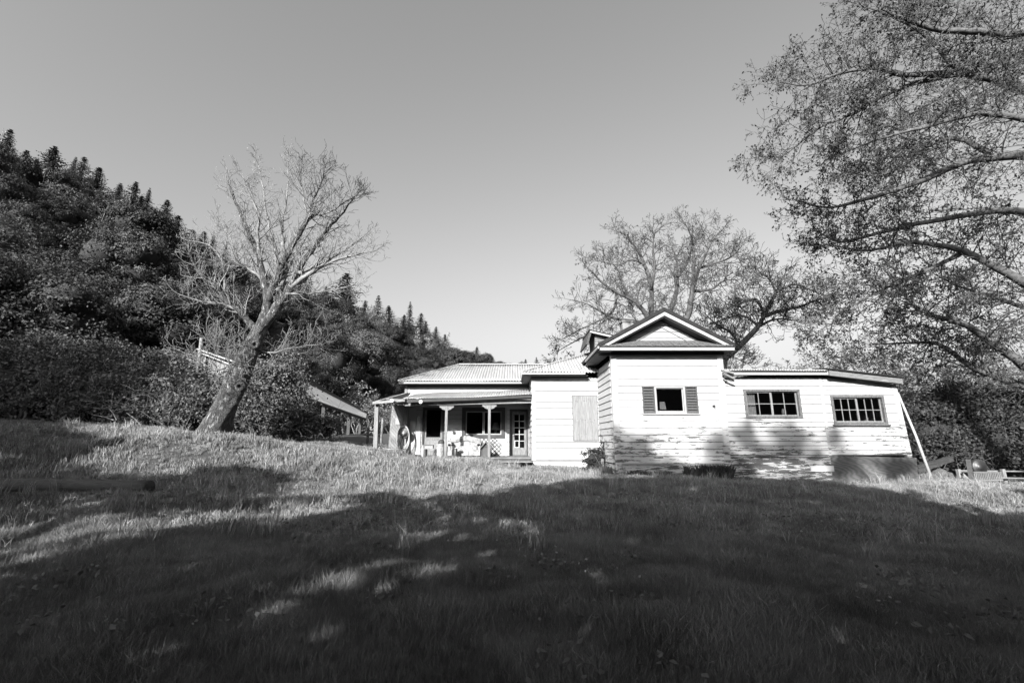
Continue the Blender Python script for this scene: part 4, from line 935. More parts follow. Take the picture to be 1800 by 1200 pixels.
# leaning bare tree
TY = 15.0; R1 = np.random.RandomState(3); mb = MB(); tw = []
tb_ = at(372,770,TY); root = thing('leaning_bare_tree', 'leaning leafless tree with pale cracked trunk on the grassy slope', 'tree', (tb_.x,TY,gz(tb_.x,TY)))
base = [tuple(at(366,790,TY)), tp((163,1120),TY), tp((195,1040),TY), tp((235,960),TY), tp((275,870),TY), tp((308,800),TY), tp((332,745),TY), tp((352,700),TY)]
Q=[]; rad=[]; rs=[.74,.52,.36,.34,.35,.29,.25,.22]
trunkmb = MB()
def smooth(pts, rs, m=5):
    P=[np.array(p) for p in pts]; Q=[]; rr_=[]
    for i in range(len(P)-1):
        for j in range(m):
            t=j/m; a=P[max(i-1,0)];b=P[i];c=P[i+1];d=P[min(i+2,len(P)-1)]
            Q.append(.5*((2*b)+(c-a)*t+(2*a-5*b+4*c-d)*t*t+(3*b-a-3*c+d)*t**3)); rr_.append(rs[i]+(rs[i+1]-rs[i])*t)
    Q.append(P[-1]); rr_.append(rs[-1]); return Q, rr_
Q, rr_ = smooth(base, rs)
Q, rr_ = smooth(base, rs, 13)
k=44; trunkmb.tube([tuple(q) for q in Q], rr_, k)
rj = np.random.RandomState(9)
V_=[]
for i,v in enumerate(trunkmb.v):
    c_=Q[min(i//k,len(Q)-1)]; a=np.array(v)-c_; j=i%k; an=j*2*pi/k; hh_=(i//k)*.085; rdg=mnoise.noise(Vector((cos(an)*5.2,sin(an)*5.2,hh_*1.9))); fl=1+.06*sin(3*an+hh_)+.04*sin(5*an-hh_*2)+.10*(abs(rdg)-.25)+.05*mnoise.noise(Vector((cos(an)*14,sin(an)*14,hh_*6))); V_.append(tuple(c_+a*fl))
trunkmb.v=V_
put(trunkmb, 'trunk', BARKL, root, True)
# burls and root flare
for (zx,zy,r_) in ((262,930,.16),(285,872,.13),(322,765,.15)):
    c_=Vector(tp((zx,zy),TY-.42)); mb2=MB(); mb2.lathe((c_.x,c_.y+.12,c_.z),[(r_,-.1),(r_*1.05,0),(r_*.8,.06),(r_*.45,.07),(r_*.35,.0),(r_*.3,-.05)],14,'y'); put(mb2,'burl',BARKL,root,True)
LIMB = [([(352,700),(372,640),(378,580),(365,520),(352,450),(325,380),(290,300),(262,230),(240,175),(218,125)],.18,.02,0),
 ([(352,700),(395,650),(432,595),(470,545),(500,490),(520,440),(560,390),(600,330),(660,270),(725,185)],.20,.02,.2),
 ([(378,600),(405,530),(432,460),(470,390),(510,320),(535,275),(545,262)],.15,.06,-.2),
 ([(535,275),(560,200),(590,130),(600,90)],.05,.01,-.2),([(535,275),(520,190),(500,120),(470,50)],.05,.01,-.3),([(545,262),(620,250),(700,200),(730,180)],.045,.01,-.4),
 ([(415,560),(450,480),(440,380),(435,290),(455,190),(460,60)],.11,.01,.5),([(420,500),(410,400),(380,290),(360,160),(340,50)],.09,.01,.6),
 ([(352,450),(340,330),(345,260),(300,170),(280,110)],.07,.01,-.5),([(470,545),(560,480),(640,440),(730,415),(800,400)],.10,.01,0),
 ([(500,490),(590,450),(680,400),(760,340)],.08,.01,.5),([(450,570),(520,570),(600,560),(700,540),(730,520)],.05,.008,.3),
 ([(340,720),(300,670),(265,635),(215,590),(180,540),(130,510),(85,440),(70,400)],.13,.01,-.2),([(265,635),(200,610),(120,600),(30,570)],.07,.01,-.5),
 ([(215,590),(210,520),(200,440),(150,380),(60,360)],.06,.01,.3),([(310,790),(270,770),(220,780),(170,770),(130,740)],.05,.008,-.5),
 ([(270,880),(230,850),(170,870),(100,820),(30,790)],.045,.008,-.6),([(365,520),(300,470),(260,450),(240,400),(210,320)],.06,.008,-.3),
 ([(340,790),(400,800),(450,785),(550,770),(600,765)],.04,.006,.1),([(378,640),(420,620),(450,500),(500,400),(560,300),(640,200)],.09,.01,.8),
 ([(352,480),(310,440),(250,400),(225,330),(180,300)],.05,.008,.6),([(330,800),(300,840),(250,830),(190,800)],.03,.006,-.7)]
mbt = MB()
for pts, r0, r1, dy in LIMB:
    n = len(pts); limb(mbt if r0 >= .13 else mb, tw, [tp(q, TY+dy*i/(n-1)*1.6) for i, q in enumerate(pts)], r0, r1, R1, 9, int(7+n*2.4), .92, 2, .15, wob=.12, nchild=3.4, up=.16, minr=.006, lenf=.6)
put(mb, 'limb', BARKU, root, True); put(mbt, 'main_limb', BARKL, root, True)
me = segmesh('crown', tw, 3); o = finish('twig_crown', me, BARKU); reparent(o, root)

# big oak at the right edge
R2 = np.random.RandomState(21); mb = MB(); tw = []; ends = []
OX, OY = 27.2, 18.2
root = thing('budding_oak_tree', 'large oak at the right frame edge with long drooping budding branches', 'tree', (OX,OY,gz(OX,OY)))
trunk = MB(); trunk.tube([(OX,OY,-.3),(OX-.1,OY,2.5),(OX-.2,OY,6),(OX,OY+.1,10),(OX+.3,OY,15),(OX+.2,OY,20),(OX-.3,OY,24)], [1.2,.9,.8,.7,.5,.33,.13], 16); put(trunk, 'trunk', BARKD, root, True)
def op(px_,py_,Y): return tuple(at(px_,py_,Y))
OAKB = M_noise('dark_oak_bark', .03, .15, .9, 4, (1,1,1), .8, .03)
OL = [([(1830,165),(1790,155),(1750,140),(1690,125),(1640,75),(1600,45),(1530,15)],.13,.02,9.2,8.6,6.2),
 ([(1690,125),(1590,132),(1545,120),(1480,128),(1420,150),(1370,144)],.07,.01,8.9,8.2,None),
 ([(1700,128),(1610,145),(1540,175),(1500,200),(1440,225),(1385,268),(1355,280)],.07,.01,8.9,9.6,None),
 ([(1840,275),(1740,277),(1690,287),(1600,325),(1520,350),(1460,365),(1400,352)],.13,.012,9.6,9.4,5.0),
 ([(1740,270),(1680,243),(1620,262),(1590,290),(1540,310),(1480,300)],.07,.01,9.5,10.5,None),
 ([(1850,60),(1770,62),(1720,55),(1640,52),(1560,20)],.12,.03,8.5,7.8,8.0),
 ([(1850,-60),(1760,-50),(1650,-30),(1560,-10),(1500,-30)],.10,.03,8.8,8.4,9.5),
 ([(1850,690),(1740,657),(1700,640),(1650,605),(1590,603),(1540,605)],.11,.01,10.2,10.5,2.5),
 ([(1850,660),(1770,620),(1700,572),(1640,555),(1600,530),(1560,480)],.12,.012,9.8,9.5,2.9),
 ([(1860,520),(1770,480),(1690,440),(1600,425),(1530,440),(1450,430)],.11,.01,9.0,9.0,4.2),
 ([(1860,380),(1760,370),(1660,385),(1560,405),(1480,425),(1435,405)],.11,.01,9.8,10.2,4.6),
 ([(1700,440),(1640,470),(1570,500),(1520,525),(1470,555),(1460,580)],.05,.006,9.1,9.3,None),
 ([(1860,230),(1800,210),(1720,200),(1640,220),(1560,240),(1480,270)],.09,.01,8.4,8.2,5.6),
 ([(1860,560),(1800,540),(1740,520),(1680,500),(1640,480)],.08,.01,10.5,11.2,3.5),
 ([(1860,100),(1790,90),(1700,150),(1620,190),(1560,230)],.07,.01,9.6,10.6,7.0)]
for pts, r0, r1, Ya, Yb, th in OL:
    n = len(pts); w3 = [op(q[0], q[1], 1.9*(Ya+(Yb-Ya)*i/(n-1))) for i, q in enumerate(pts)]
    if th is not None:
        w3 = [(OX-.1, OY, w3[0][2]*.93)] + w3
    limb(mb, tw, w3, 1.95*r0*(1.15 if th else 1), r1*1.8, R2, 8, int(15+n*4.4), 2.0, 2, .18, ends, wob=.27, nchild=5.6, up=-.01, minr=.0085, lenf=.62, ang=.8)
put(mb, 'limb', OAKB, root, True)
o = finish('twig_crown', segmesh('twigs', tw, 3), BARKG); reparent(o, root)
E = np.array(ends); E = E[R2.rand(len(E)) < .9]; E = E + R2.normal(size=E.shape)*.04
print('OAK segs', len(tw), 'ends', len(E))
o = finish('bud_foliage', leafmesh('buds', E, .105, 0, .6, r=R2), L_OAK); reparent(o, root)

# bare trees behind the house
def zp8(z, Y): return tuple(at(960+z[0]*.2889, 370+z[1]*.2889, Y))
def guided(name, label, Y, limbs, seed, tl, bark, base_px, lf=True, r_scale=1):
    R_ = np.random.RandomState(seed); mb = MB(); tw = []; en = []
    b = at(base_px[0], base_px[1], Y); gb_ = gz(b.x, Y)
    root = thing(name, label, 'tree', (b.x, Y, gb_))
    trunk = MB(); j = Vector(zp8(base_px[2], Y)); trunk.tube([(b.x,Y,gb_-.3),((b.x+j.x)/2,Y,(gb_+j.z)/2),tuple(j)], [.5*r_scale,.42*r_scale,.36*r_scale], 12); put(trunk, 'trunk', bark, root, True)
    for pts, r0, r1, dy in limbs:
        n = len(pts); limb(mb, tw, [zp8(q, Y+dy*i/(n-1)) for i, q in enumerate(pts)], r0, r1, R_, 7, int(9+n*3.2), tl, 2, .1, en, wob=.24, nchild=5, up=.08, minr=.011, lenf=.6)
    put(mb, 'limb', bark, root, True); o = finish('twig_crown', segmesh('twigs', tw, 3), BARKG); reparent(o, root)
    E = np.array(en); E = E[R_.rand(len(E)) < .07]; o = finish('bud_foliage', leafmesh('buds', E, .12, 0, .6, r=R_), L_OAK); reparent(o, root)
guided('spreading_bare_tree', 'wide spreading bare tree rising behind the gable', 27, [
 ([(700,760),(740,640),(790,500),(800,400),(790,280),(750,190)],.24,.03,2), ([(760,760),(860,640),(890,480),(930,350),(1000,200),(1070,120)],.26,.03,-1),
 ([(680,760),(640,620),(640,470),(600,330),(560,250),(480,150),(400,115)],.22,.03,1), ([(680,760),(620,660),(550,560),(430,500),(330,430),(240,330)],.2,.03,-2),
 ([(680,760),(560,680),(400,650),(250,570),(130,540)],.18,.02,2), ([(890,490),(1000,480),(1080,430),(1150,420)],.12,.02,1), ([(930,350),(1060,310),(1130,280),(1190,215)],.1,.02,-1),
 ([(640,470),(660,350),(650,200),(670,110)],.12,.02,-1), ([(890,480),(900,300),(880,150),(830,60)],.15,.02,1), ([(430,500),(400,620),(250,700),(100,780)],.1,.02,-1),
 ([(800,400),(850,330),(900,200),(960,60)],.12,.02,2), ([(550,560),(480,480),(430,350),(330,270)],.1,.02,2), ([(560,720),(400,760),(250,760),(80,850)],.12,.02,0), ([(600,330),(520,300),(430,330),(300,300)],.08,.02,0)],
 4, 1.4, BARKD, (1168,800,(720,770)), r_scale=1.0)
guided('slanting_bare_tree', 'dark-limbed bare tree slanting to the right above the lean-to roof', 24, [
 ([(1080,900),(1180,820),(1290,700),(1330,630),(1400,500),(1450,390)],.22,.03,0), ([(1330,640),(1430,610),(1560,580),(1640,550),(1700,600)],.14,.02,-1), ([(1300,700),(1400,660),(1550,670)],.09,.02,1),
 ([(1400,500),(1500,450),(1600,480),(1700,520)],.08,.02,1), ([(1330,630),(1280,540),(1200,560),(1100,600)],.1,.02,1), ([(1180,820),(1120,740),(1020,680),(960,620)],.09,.02,0),
 ([(1400,500),(1360,420),(1300,380),(1250,400)],.07,.02,-1), ([(1180,830),(1100,860),(1200,920)],.06,.02,-1), ([(1290,700),(1200,640),(1080,660),(980,700)],.08,.02,1)],
 6, 1.35, BARKD, (1262,800,(1070,910)), r_scale=.7)

# generic bare thicket trees
def bare_variant(seed, H=7, lvl=3, spread=.5):
    R_ = np.random.RandomState(seed); tw = []; en = []; mb = MB()
    for k in range(4):
        a = R_.rand()*6.28; d = norm(np.array([cos(a)*spread, sin(a)*spread, 1]))
        grow(tw, np.array([0,0,-.3]), d, H*.72, .11, lvl, R_, up=.06, wob=.15, nchild=5, ends=en, minr=.012, lenf=.52, ang=.75)
    A = np.array(tw); big = A[:,6] > .045
    tm = segmesh('trunk', A[big], 6); tm.materials.append(BARKU); cm = segmesh('crown', A[~big], 3); cm.materials.append(BARKG)
    E = np.array(en); E = E[R_.rand(len(E)) < .8]; lm_ = leafmesh('buds', E+R_.normal(size=E.shape)*.08, .17, 0, .6, r=R_)
    lm_.materials.append(L_FORP); return tm, cm, lm_
L_FORP = M_leaf('pale_bud_leaf', .15, .34, .3, .6, .3, .4)
BV = [bare_variant(71+i) for i in range(3)]; print('bare', [len(b[1].polygons) for b in BV])
bt = [(1340,600,42),(1390,575,46),(1440,570,50),(1490,585,44),(1535,590,48),(1575,600,40),(1620,590,46),(1665,600,38),(1710,585,44),(1760,595,36),(1800,590,40),(1300,615,40),(1600,640,30),(1650,655,27),(1700,650,29),(1750,665,26),(1790,660,30),(1605,690,24),(1670,700,22),(1735,695,23),(1790,700,21),(1560,640,34),(1010,600,36),(1240,600,45),(1840,640,28),(1860,600,36)]
rb = random.Random(8)
for i,(px_,py_,Yd) in enumerate(bt):
    top = at(px_,py_,Yd); g0 = gz(top.x,Yd); Hh = top.z-g0; sc_ = Hh/6.6
    ms = BV[i%3]; r_ = thing('thicket_tree', 'twiggy grey budding tree ' + ('behind the main roof and gable' if px_ < 1280 else 'showing above the lean-to roof' if px_ < 1580 else 'in the back rank right of the house' if Yd > 33 else 'in the middle rank right of the house' if Yd > 24.5 else 'in the front rank right of the leaning pole'), 'tree', (top.x,Yd,g0), 'twiggy trees in the thicket on the right')
    for nme, me in (('trunk',ms[0]),('twig_crown',ms[1]),('bud_foliage',ms[2])): o = bpy.data.objects.new(nme, me); C.objects.link(o); o.parent = r_
    r_.scale = (sc_*1.15,sc_*1.15,sc_); r_.rotation_euler = (0,0,rb.uniform(0,6.28))
# pale brush behind the shed
for (px_,py_,Yd) in ((610,655,44),(640,668,47),(665,690,42),(690,705,46),(655,650,52),(590,660,50),(700,690,54),(630,700,42),(700,700,60),(722,688,64),(745,690,66),(662,676,58),(685,660,62),(560,690,46),(715,660,70)):
    top = at(px_,py_,Yd); g0 = gz(top.x,Yd); Hh = top.z-g0; sc_ = max(Hh,1)/6.6; ms = BV[int(px_)%3]
    r_ = thing('brush_tree', 'pale leafless brush tree between the shed and the hillside wood', 'tree', (top.x,Yd,g0), 'pale brush behind the shed')
    for nme, me in (('trunk',ms[0]),('twig_crown',ms[1]),('bud_foliage',ms[2])): o = bpy.data.objects.new(nme, me); C.objects.link(o); o.parent = r_
    r_.scale = (sc_*1.2,sc_*1.2,sc_); r_.rotation_euler = (0,0,px_)

rb = random.Random(19)
for i,(s_, t_, sc_) in enumerate(((2.6,.35,1.0),(3.3,.55,.9),(4.4,.3,1.0),(5.6,.45,.9),(7.4,.4,1.0),(8.6,.3,1.1),(9.3,.5,1.0),(10.2,.35,1.2),(10.6,.6,1.2),(11.4,.5,1.3))):
    p = hillpt(s_, t_); ms = BV[i%3]
    r_ = thing('bare_hillside_tree', 'pale bare tree standing among the leafy hillside crowns, ' + ('lower left','middle left','low behind the leaning tree','halfway behind the leaning tree','right of the leaning tree crown','above the shed','right above the shed','above the porch end','high above the porch end','left over the metal roof')[i], 'tree', tuple(p), 'bare trees on the hillside')
    for nme, me in (('trunk',ms[0]),('twig_crown',ms[1]),('bud_foliage',ms[2])): o = bpy.data.objects.new(nme, me); C.objects.link(o); o.parent = r_
    r_.scale = (sc_*1.3,sc_*1.3,sc_*1.75); r_.rotation_euler = (0,0,i*2.2)
# ------------------------------------------------------------------ bramble thicket (left)
def bush(name, label, cat, blobs, ncl, per, leaf, spread, matl, canes=0, kind=None, seed=1, cane_r=.008):
    r = np.random.RandomState(seed); P = clumps(blobs, ncl, per, spread, r, low=-.8)
    G = ground(P[:,0],P[:,1]); P = P[P[:,2] > G+.03]
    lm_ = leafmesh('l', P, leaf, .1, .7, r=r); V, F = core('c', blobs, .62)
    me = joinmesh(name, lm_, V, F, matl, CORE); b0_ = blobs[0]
    root = thing(name, label, cat, (b0_[0],b0_[1],gz(b0_[0],b0_[1]))); 
    if kind: root['kind'] = kind
    o = bpy.data.objects.new('foliage', me); C.objects.link(o); reparent(o, root)
    if canes:
        tw = []
        for i in range(canes):
            q = blobs[r.randint(len(blobs))]; a = r.rand()*6.28
            p = np.array([q[0]+cos(a)*q[3]*.7, q[1]-abs(sin(a))*q[3]*.9, gz(q[0],q[1])+.1+r.rand()*q[3]*.6])
            grow(tw, p, norm(np.array([r.normal(),-.4,1.2+r.rand()])), .8+1.6*r.rand(), cane_r, 1, r, up=-.03, wob=.2, nchild=3, minr=.004, droop=.12)
        o = finish('cane', segmesh('cane', tw, 3), BARKU); reparent(o, root); o['kind'] = 'stuff'
    return root
def bl(px_, py_, Y, rad, sq=1.0):
    p = at(px_, py_, Y); return (p.x, p.y, p.z, rad, sq)
bush('bramble_patch', 'wide leafy bramble bank along the top of the grassy slope on the left', 'brambles',
     [bl(x, y, Y, rd) for x, y, Y, rd in ((-160,690,17,1.6),(-60,680,18,1.6),(20,690,17.5,1.4),(70,650,19,1.5),(90,700,17,1.1),(130,665,18.5,1.4),(170,705,17.2,1.0),(200,660,19,1.3),(240,690,18,1.2),(270,665,19,1.1),(300,705,17.5,.9),(330,680,18.5,1.0),(350,715,17.3,.8),(30,730,17,1.0),(130,735,16.8,.8),(230,735,17,.8),(300,740,17,.7),(-30,735,16.6,1))],
     1500, 40, .10, .20, L_BRA, 150, seed=5)
bush('bramble_mound', 'dark leafy bramble mound right behind the leaning trunk', 'brambles',
     [bl(x, y, Y, rd) for x, y, Y, rd in ((430,720,18,1.2),(470,690,19,1.1),(480,740,17.8,.9),(515,715,19.5,.85),(535,748,18.5,.55),(445,680,19.5,1.1),(500,665,20.5,.9),(400,730,18,.9),(575,755,19.5,.45),(505,750,18,.7))],
     1000, 40, .095, .19, L_BRA, 60, seed=6)
# taller shrubs/trees rising behind the brambles at the left (nearer part of the wood)
for i,(px_,py_,Yd,s_) in enumerate(((20,480,27,1.0),(110,450,31,1.1),(190,480,33,1.0),(-80,440,26,1.1),(270,520,34,.9),(330,500,37,.9),(60,570,25,.8),(170,580,27,.75),(400,560,36,.9),(460,600,38,.8),(300,600,29,.7),(520,600,42,.85),(590,580,50,1.0),(640,570,58,1.1),(-60,600,24,.8),(700,640,74,1.15),(742,640,86,1.2),(668,655,64,1.0),(775,645,96,1.3),(720,665,70,.9))):
    top = at(px_,py_,Yd); Hh = 10*s_; base_z = gz(top.x,Yd)
    place_tree('woodland_edge_tree', BLn[i%3], (top.x,Yd,top.z-Hh*1.0), (s_,s_,s_), i*2.1, 'leafy tree at the near edge of the wood, ' + ('beyond the left frame edge','tall over the left brambles','second row over the left brambles','behind the leaning trunk and hut','over the shed roof','right of the shed')[0 if px_ < 0 else 1 if px_ < 150 and Yd < 29 else 2 if px_ < 240 else 3 if px_ < 450 else 4 if px_ < 600 else 5], 'tree', 'leafy trees at the near edge of the wood')
# dark shrubs right
bush('evergreen_shrub', 'dark evergreen shrub mass in the shade right of the leaning pole', 'shrub',
     [bl(x, y, Y, rd) for x, y, Y, rd in ((1640,770,20,1.3),(1690,740,21,1.5),(1740,770,20,1.4),(1790,750,21,1.6),(1700,800,19.5,.9),(1780,800,19.5,.9),(1850,780,20,1.3),(1620,800,20,.8))], 900, 36, .12, .24, L_DRK, 40, seed=8)
bush('wall_shrub', 'round dark shrub with a spire growing against the wing wall', 'shrub',
     [bl(1042,806,16.6,.30),bl(1052,803,16.6,.27),bl(1046,818,16.6,.3),bl(1060,795,16.7,.10,2.2),bl(1061,785,16.7,.06,2.5),bl(1028,797,16.6,.09),bl(1026,824,16.5,.1),bl(1056,820,16.6,.22)], 130, 20, .06, .06, L_DRK, 4, seed=9, cane_r=.012)
pst = at(1059,832,16.4); mb = MB(); mb.tube([(pst.x,16.4,pst.z-.2),(pst.x+.02,16.4,pst.z+.5)], [.06,.05], 8); tag(mb.obj('wooden_stub_post', WEATHV), 'short grey stub post beside the shrub at the front block corner', 'post')
# ------------------------------------------------------------------ shed, hut, yard things
shed = thing('open_shed', 'long low open-sided shed with pale metal roof below the brambles', 'shed', tuple(at(600,760,34)))
def sp(px_, py_, Y): return at(px_, py_, Y)
a0, a1 = sp(470,672,25), sp(643,734,38)
b0s, b1s = sp(484,645,29), sp(645,727,41)
mb = MB(); mb.prism([a0, a1, b1s, b0s], (0,0,-.05)); put(mb, 'roof', M_noise('pale_roof_sheet', .6, .95, .5, 2, bs=.1), shed)
c0s, c1s = sp(540,671,31), sp(620,712,41)
mb = MB(); mb.prism([b0s+Vector((0,0,.02)), b1s+Vector((0,0,.02)), sp(652,727,43.5), sp(520,655,32)], (0,0,-.05)); put(mb, 'roof_back_slope', ROOFD, shed)
mb = MB(); mb.beam(a0-Vector((0,0,.15)), a1-Vector((0,0,.15)), .08, .16); put(mb, 'eave_beam', DARKW, shed)
for px_, ty, by, Y in ((594,718,764,34.2),(615,724,765,36),(635,731,764,37.6),(570,712,762,32)):
    p = sp(px_,ty,Y); q = sp(px_,by,Y); mb = MB(); mb.box(p.x-.12,p.x+.12,Y-.1,Y+.1,q.z-.6,p.z); put(mb, 'post', DARKW, shed)
q = [sp(577,737,32.6), sp(594,739,34), sp(594,722,34), sp(577,719,32.6)]; mb = MB(); mb.prism(q, (0,.06,0)); put(mb, 'hanging_panel', WEATH, shed)
q = [sp(520,760,30), sp(572,764,33), sp(572,700,33), sp(520,684,30)]; mb = MB(); mb.prism(q, (0,.1,0)); put(mb, 'side_wall', DARKW, shed)
q = [sp(594,770,36), sp(652,768,40), sp(652,762,40), sp(594,762,36)]; mb = MB(); mb.prism(q, (0,.1,0)); put(mb, 'floor_sill', DARKW, shed)
hut = thing('plank_hut', 'small tilted plank hut with thin roof rails behind the leaning trunk', 'hut', tuple(at(390,680,22)))
hY = 20.6
xs_ = np.linspace(366,424,9)
for i in range(8):
    xa, xb = xs_[i], xs_[i+1]-.8; f0=(xa-366)/58; f1=(xb-366)/58
    q = [at(xa-4+f0*4,670+f0*3,hY), at(xb-4+f1*4,670+f1*3,hY), at(xb,631+f1*13,hY), at(xa,631+f0*13,hY)]
    mb = MB(); mb.prism(q, (0,.03,0)); put(mb, 'plank', WEATHL, hut)
mb = MB(); mb.beam(at(346,613,hY-.3), at(428,641,hY-.3), .05, .06); put(mb, 'roof_rail', TRIM, hut)
mb = MB(); mb.beam(at(350,619,hY-.35), at(412,643,hY-.35), .05, .05); put(mb, 'roof_rail', TRIM, hut)
mb = MB(); mb.prism([at(350,620,hY), at(460,652,hY), at(500,655,hY+3), at(400,612,hY+3)], (0,0,-.04)); put(mb, 'roof', ROOFD, hut)
mb = MB(); mb.beam(at(361,628,hY-.1), at(358,668,hY-.1), .08, .08); put(mb, 'corner_post', TRIM, hut)
mb = MB(); mb.prism([at(425,668,hY), at(470,690,hY+3), at(470,655,hY+3), at(425,643,hY)], (.05,.05,0)); put(mb, 'side_wall', DARKW, hut)
p0, p1 = at(347,668,hY+.4), at(354,594,hY+.4); mb = MB(); mb.tube([tuple(p0),tuple(p1)], [.09,.07], 10); tag(mb.obj('pale_pole', WEATHL, None, True), 'pale upright pole rising left of the plank hut', 'pole')
# rail by the shed
fen = thing('yard_rail', 'dark broken rail fence between the shed and the porch end', 'fence', tuple(at(645,770,27)))
for px_, ty, by in ((648,742,772),(663,748,775),(670,750,778)): mb = MB(); p = at(px_,ty,27); q = at(px_,by,27); mb.box(p.x-.06,p.x+.06,26.95,27.05,q.z-.3,p.z); put(mb, 'post', DARKW, fen)
for (xa,ya,xb,yb) in ((636,757,650,752),(650,748,664,749),(648,757,672,758),(640,764,672,766)): mb = MB(); mb.beam(at(xa,ya,26.93),at(xb,yb,26.93),.05,.09); put(mb, 'rail', DARKW, fen)
p, q = at(673,734,24), at(671,756,24); mb = MB(); mb.tube([(q.x,24,gz(q.x,24)-.2),(p.x,24,p.z)], [.07,.06], 8); tag(mb.obj('white_stake', TRIM, None, True), 'pale top stake between the outer porch post and the plank wall', 'stake')
# leaning pole at the right corner
p, q = at(1578,690,15.5), at(1641,848,15.0); mb = MB(); mb.tube([tuple(p), tuple((p+q)/2+Vector((.03,0,.0))), tuple(q-Vector((0,0,.1)))], [.035,.04,.045], 8); tag(mb.obj('leaning_pole', PLAST, None, True), 'long pale pole leaning against the right corner of the lean-to', 'pole')
# log on the ground at left
def logobj(p0, p1, r, name, label, m, seed):
    r_ = random.Random(seed); n = 14; P = [Vector(p0).lerp(Vector(p1), i/n)+Vector((0,0,r_.uniform(-.008,.008))) for i in range(n+1)]
    mb = MB(); mb.tube([tuple(x) for x in P], [r*r_.uniform(.94,1.05) for _ in P], 14); return tag(mb.obj(name, m, None, True), label, 'log')
BLOG = M_noise('old_log_wood', .03, .09, .9, 5, (1,8,8), .7, .02)
a = at(-140,856,9.6); b = at(262,862,9.3); a.z = gz(a.x,a.y)+.13; b.z = gz(b.x,b.y)+.13
logobj(a, b, .13, 'fallen_log', 'long grey fallen log half sunk in the grass at the left edge', BLOG, 3)
a = at(115,869,8.9); b = at(250,868,8.7); a.z = gz(a.x,a.y)+.05; b.z = gz(b.x,b.y)+.05
logobj(a, b, .05, 'split_rail', 'thin split rail lying in front of the fallen log', BLOG, 4)
# right yard objects
fn = thing('pipe_rail_fence', 'pale two-rail pipe fence in the yard at the right edge', 'fence', tuple(at(1740,850,17)))
mb = MB(); mb.tube([tuple(at(1680,827,17)),tuple(at(1860,829,17))], .03, 8); put(mb, 'rail', POSTM, fn, True)
mb = MB(); mb.tube([tuple(at(1692,838,16.6)),tuple(at(1860,842,16.6))], .03, 8); put(mb, 'rail', POSTM, fn, True)
for px_ in (1684,1762,1845): p = at(px_,824,16.8); mb = MB(); mb.box(p.x-.05,p.x+.05,16.75,16.85,gz(p.x,16.8)-.2,p.z); put(mb, 'post', WEATHV, fn)
p, q = at(1702,808,15.6), at(1709,852,15.4); mb = MB(); mb.beam(tuple(q-Vector((0,0,.2))), tuple(p), .12, .12); tag(mb.obj('tilted_post', DARKW), 'dark tilted post in front of the pipe fence', 'post')
bk = at(1736,835,16.2); bs = thing('slatted_crate', 'grey slatted crate beside the tilted post', 'crate', (bk.x,16.2,bk.z-.25))
x0_, x1_ = at(1713,835,16.2).x, at(1759,835,16.2).x; zb_2, zt_2 = at(1736,843,16.2).z, at(1736,831,16.2).z
n = 16
for i in range(n): xx = x0_+(x1_-x0_)*i/(n-1); mb = MB(); mb.box(xx-.014,xx+.014,16.19,16.21,zb_2,zt_2); put(mb, 'slat', WEATHL, bs)
for z in (zb_2-.03,zt_2): mb = MB(); mb.box(x0_-.02,x1_+.02,16.17,16.6,z,z+.03); put(mb, 'frame_rail', WEATHL, bs)
mb = MB(); mb.box(x0_,x1_,16.58,16.6,zb_2,zt_2-.002); put(mb, 'back_panel', WEATH, bs)
for xx in (x0_+.03,x1_-.03): mb = MB(); mb.box(xx-.03,xx+.03,16.2,16.26,gz(xx,16.2)-.05,zb_2-.032); put(mb, 'leg', DARKW, bs)
wc = at(1714,820,16.9); mb = MB(); mb.lathe((wc.x,16.9,wc.z), [(.24,0),(.27,.03),(.27,.17),(.24,.2),(.12,.2),(.12,.201)], 22, 'y'); tag(mb.obj('old_tyre', RUB, None, True), 'black tyre hung upright behind the tilted post', 'tyre')
bm = thing('sawn_beam', 'rough beam propped on stones beside the lean-to corner', 'beam', tuple(at(1640,822,17)))
mb = MB(); mb.beam(at(1612,823,17), at(1672,806,17.4), .16, .18); put(mb, 'beam', DARKW, bm)
mb = MB(); mb.beam(at(1612,828,16.8), at(1650,816,17), .1, .1); put(mb, 'lower_board', DARKW, bm)
for i,(px_,py_,r_) in enumerate(((1634,838,.22),(1652,834,.28),(1668,838,.2),(1622,842,.17))):
    p = at(px_,py_,17.2); R_ = random.Random(i); mb = MB(); mb.lathe((p.x,p.y,p.z-r_*.6),[(r_*.6,-.1),(r_*.95,r_*.2),(r_,r_*.7),(r_*.7,r_*1.2),(r_*.2,r_*1.4)],9)
    mb.v = [(x+R_.uniform(-.03,.03),y+R_.uniform(-.03,.03),z+R_.uniform(-.03,.03)) for x,y,z in mb.v]
    tag(mb.obj('field_stone', FRAMEW), 'rough grey stone ' + ('left of centre under the sawn beam','largest, under the middle of the sawn beam','at the right end of the sawn beam','smallest, beside the plywood skirt')[i], 'stone', 'stones under the sawn beam')
